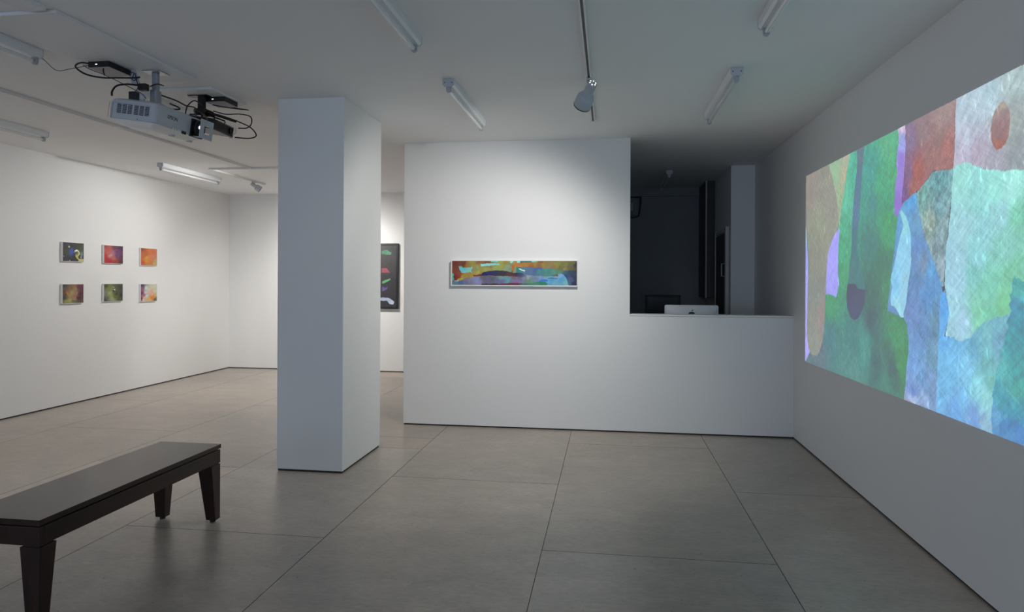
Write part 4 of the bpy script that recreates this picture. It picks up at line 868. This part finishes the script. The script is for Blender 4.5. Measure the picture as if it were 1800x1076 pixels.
def player(x0, x1, y0, y1, label, h=.036):
    t = thing('media_player', label, 'media player', ((x0+x1)/2, (y0+y1)/2, ZB))
    a, b = (x1-x0)/2, (y1-y0)/2
    MB().box(-a, a, -b, b, -h, -.0005, .002).build('casing', M['black'], t)
    MB().box(-a+.003, a-.003, -b+.003, b-.003, -h-.0015, -h-.0002).build('underside', M['boxgrey'], t)
    MB().box(-a*.3, -a*.12, -b-.001, -b+.001, -h*.58, -h*.44).build('status_light', M['led'], t)
    return t
player(-3.312, -3.165, 3.885, 4.085, 'flat black media player with a lit dot, fixed to the large ceiling panel')
player(-3.06, -2.90, 4.755, 4.94, 'flat black media player fixed to the smaller ceiling panel')

def adapter(loc, sz, label):
    o = MB().box(-sz[0]/2, sz[0]/2, -sz[1]/2, sz[1]/2, -sz[2]/2, sz[2]/2, .005).build('power_adapter', M['black']); o.location = loc
    tag(o, label, 'power adapter'); return o
adapter((-3.06, 4.07, 2.765), (.055, .04, .045), 'square black power adapter on the mount above the pale projector')
adapter((-3.06, 3.98, 2.682), (.05, .04, .055), 'square black power adapter resting on top of the pale projector')


def black_projector():
    t = thing('projector', 'black projector with a tangle of cables below the smaller ceiling panel', 'projector', (-3.09, 4.83, 2.69))
    t.rotation_euler = (0, R(9), R(4))
    MB().box(-.13, .13, -.15, .17, -.044, .036, .012, 3).build('casing', M['black'], t)
    mb = MB()
    for k in range(9): mb.box(.1285, .1315, -.12+k*.022, -.108+k*.022, -.022, .018)
    mb.build('vent_grille', M['blackm'], t)
    m2 = Matrix.Translation((.125, .115, 0)) @ Matrix.Rotation(R(90), 4, 'Y')
    MB().lathe([(.026, 0), (.026, .016), (.021, .018), (.018, .010), (0, .012)], m2, 24, False).build('lens', M['lens'], t)
    MB().box(-.05, .05, -.155, -.149, -.010, .008, .001).build('connector_strip', M['bracket'], t)
    return t
bp_ = black_projector()
bx, by = -3.06, 4.77
part_of(bp_, MB().box(bx-.10, bx+.06, by-.085, by-.025, ZB-.008, ZB-.0005, .002), 'mount_ceiling_plate', M['blackm'])
part_of(bp_, MB().box(bx-.022, bx+.022, by-.075, by-.035, 2.785, ZB-.0085, .003), 'mount_pole', M['blackm'])
part_of(bp_, MB().box(bx-.04, bx+.04, by-.09, by+.04, 2.748, 2.784, .004), 'mount_tilt_joint', M['blackm'])
for sx, sy in ((-1, -1), (1, -1), (-1, 1), (1, 1)): part_of(bp_, MB().tube([(bx+sx*.02, by+sy*.01-.02, 2.75), (bx+sx*.10, by+sy*.07+.02, 2.737-sx*.012), (bx+sx*.10, by+sy*.07+.02, 2.723-sx*.016)], .006, 8, False), 'mount_arm', M['blackm'])

def cable(pts, r, label, m='cable'):
    return tag(MB().tube(pts, r).build('cable', M[m], origin=pts[0]), label, 'cable')
cable([(-3.55, 3.72, 2.904), (-3.50, 3.75, 2.86), (-3.46, 3.80, 2.81), (-3.40, 3.84, 2.83), (-3.322, 3.90, 2.868)], .0022, 'thin grey cable sagging from the ceiling to the first media player', 'greycable')
cable([(-3.42, 3.95, 2.902), (-3.34, 3.93, 2.855), (-3.25, 3.97, 2.82), (-3.17, 4.06, 2.775), (-3.10, 4.10, 2.735), (-3.07, 4.11, 2.70)], .0028, 'long thin grey cable running from the ceiling down behind the pale projector', 'greycable')
cable([(-3.20, 3.80, 2.836), (-3.25, 3.76, 2.838), (-3.31, 3.78, 2.822), (-3.31, 3.86, 2.80), (-3.24, 3.92, 2.792), (-3.16, 3.96, 2.80), (-3.10, 4.02, 2.815), (-3.08, 4.06, 2.83)], .0055, 'thick black cable looping below the first media player')
cable([(-3.215, 3.90, 2.845), (-3.215, 3.90, 2.825), (-3.21, 3.905, 2.80)], .0045, 'short black plug lead hanging under the first media player')
cable([(-3.165, 4.07, 2.872), (-3.13, 4.07, 2.86), (-3.13, 4.05, 2.82), (-3.12, 4.06, 2.81), (-3.12, 4.08, 2.83), (-3.10, 4.09, 2.84)], .0025, 'thin black lead coiled between the first media player and the hanging tab')
cable([(-3.12, 4.07, 2.86), (-3.10, 4.05, 2.82), (-3.07, 4.03, 2.76), (-3.06, 3.99, 2.712)], .0025, 'thin black lead dropping to the adapter on top of the pale projector')
cable([(-3.10, 4.08, 2.782), (-3.14, 4.02, 2.775), (-3.16, 3.95, 2.745), (-3.16, 3.91, 2.70), (-3.155, 3.90, 2.668)], .006, 'thick black cable arching onto the rear of the pale projector')
cable([(-3.03, 4.09, 2.775), (-3.0, 4.12, 2.80), (-2.97, 4.15, 2.795)], .004, 'short black lead behind the mount adapter')
cable([(-3.02, 4.19, 2.745), (-2.97, 4.28, 2.73), (-2.95, 4.36, 2.715), (-2.97, 4.48, 2.735), (-3.0, 4.60, 2.73), (-3.03, 4.68, 2.70)], .005, 'black cable swinging from the pale projector mount to the black projector')
cable([(-2.93, 4.32, 2.63), (-2.92, 4.33, 2.70), (-2.93, 4.42, 2.765), (-2.96, 4.54, 2.775), (-3.0, 4.66, 2.77)], .0045, 'black cable rising in a hoop beside the lens of the pale projector')
cable([(-3.03, 4.60, 2.70), (-2.98, 4.50, 2.72), (-2.93, 4.46, 2.71), (-2.91, 4.50, 2.69), (-2.95, 4.62, 2.68)], .0055, 'thick black cable bunched against the near side of the black projector')
cable([(-3.06, 4.20, 2.70), (-3.0, 4.24, 2.67), (-2.96, 4.22, 2.655), (-2.93, 4.26, 2.665), (-2.97, 4.30, 2.69), (-2.99, 4.24, 2.70)], .005, 'short black cable bundled on top of the pale projector near its mount')
cable([(-2.98, 4.955, 2.86), (-2.93, 4.99, 2.855), (-2.86, 5.01, 2.845), (-2.83, 4.95, 2.83), (-2.90, 4.86, 2.822), (-3.0, 4.76, 2.825)], .0045, 'black cable looping out beside the second media player')
cable([(-3.02, 4.80, 2.79), (-2.95, 4.85, 2.775), (-2.87, 4.92, 2.79), (-2.81, 4.97, 2.78), (-2.79, 4.95, 2.72), (-2.81, 4.92, 2.68), (-2.87, 4.90, 2.675)], .0045, 'black cable making the upper loop at the right of the black projector')
cable([(-3.03, 4.76, 2.77), (-2.96, 4.82, 2.755), (-2.88, 4.90, 2.73), (-2.80, 4.96, 2.69), (-2.76, 4.97, 2.63), (-2.80, 4.93, 2.60), (-2.89, 4.88, 2.60)], .005, 'black cable making the lower loop at the right of the black projector')
cable([(-3.02, 4.72, 2.76), (-2.96, 4.78, 2.745), (-2.90, 4.84, 2.728), (-2.87, 4.87, 2.72)], .011, 'thick black plug lying over the top of the black projector')
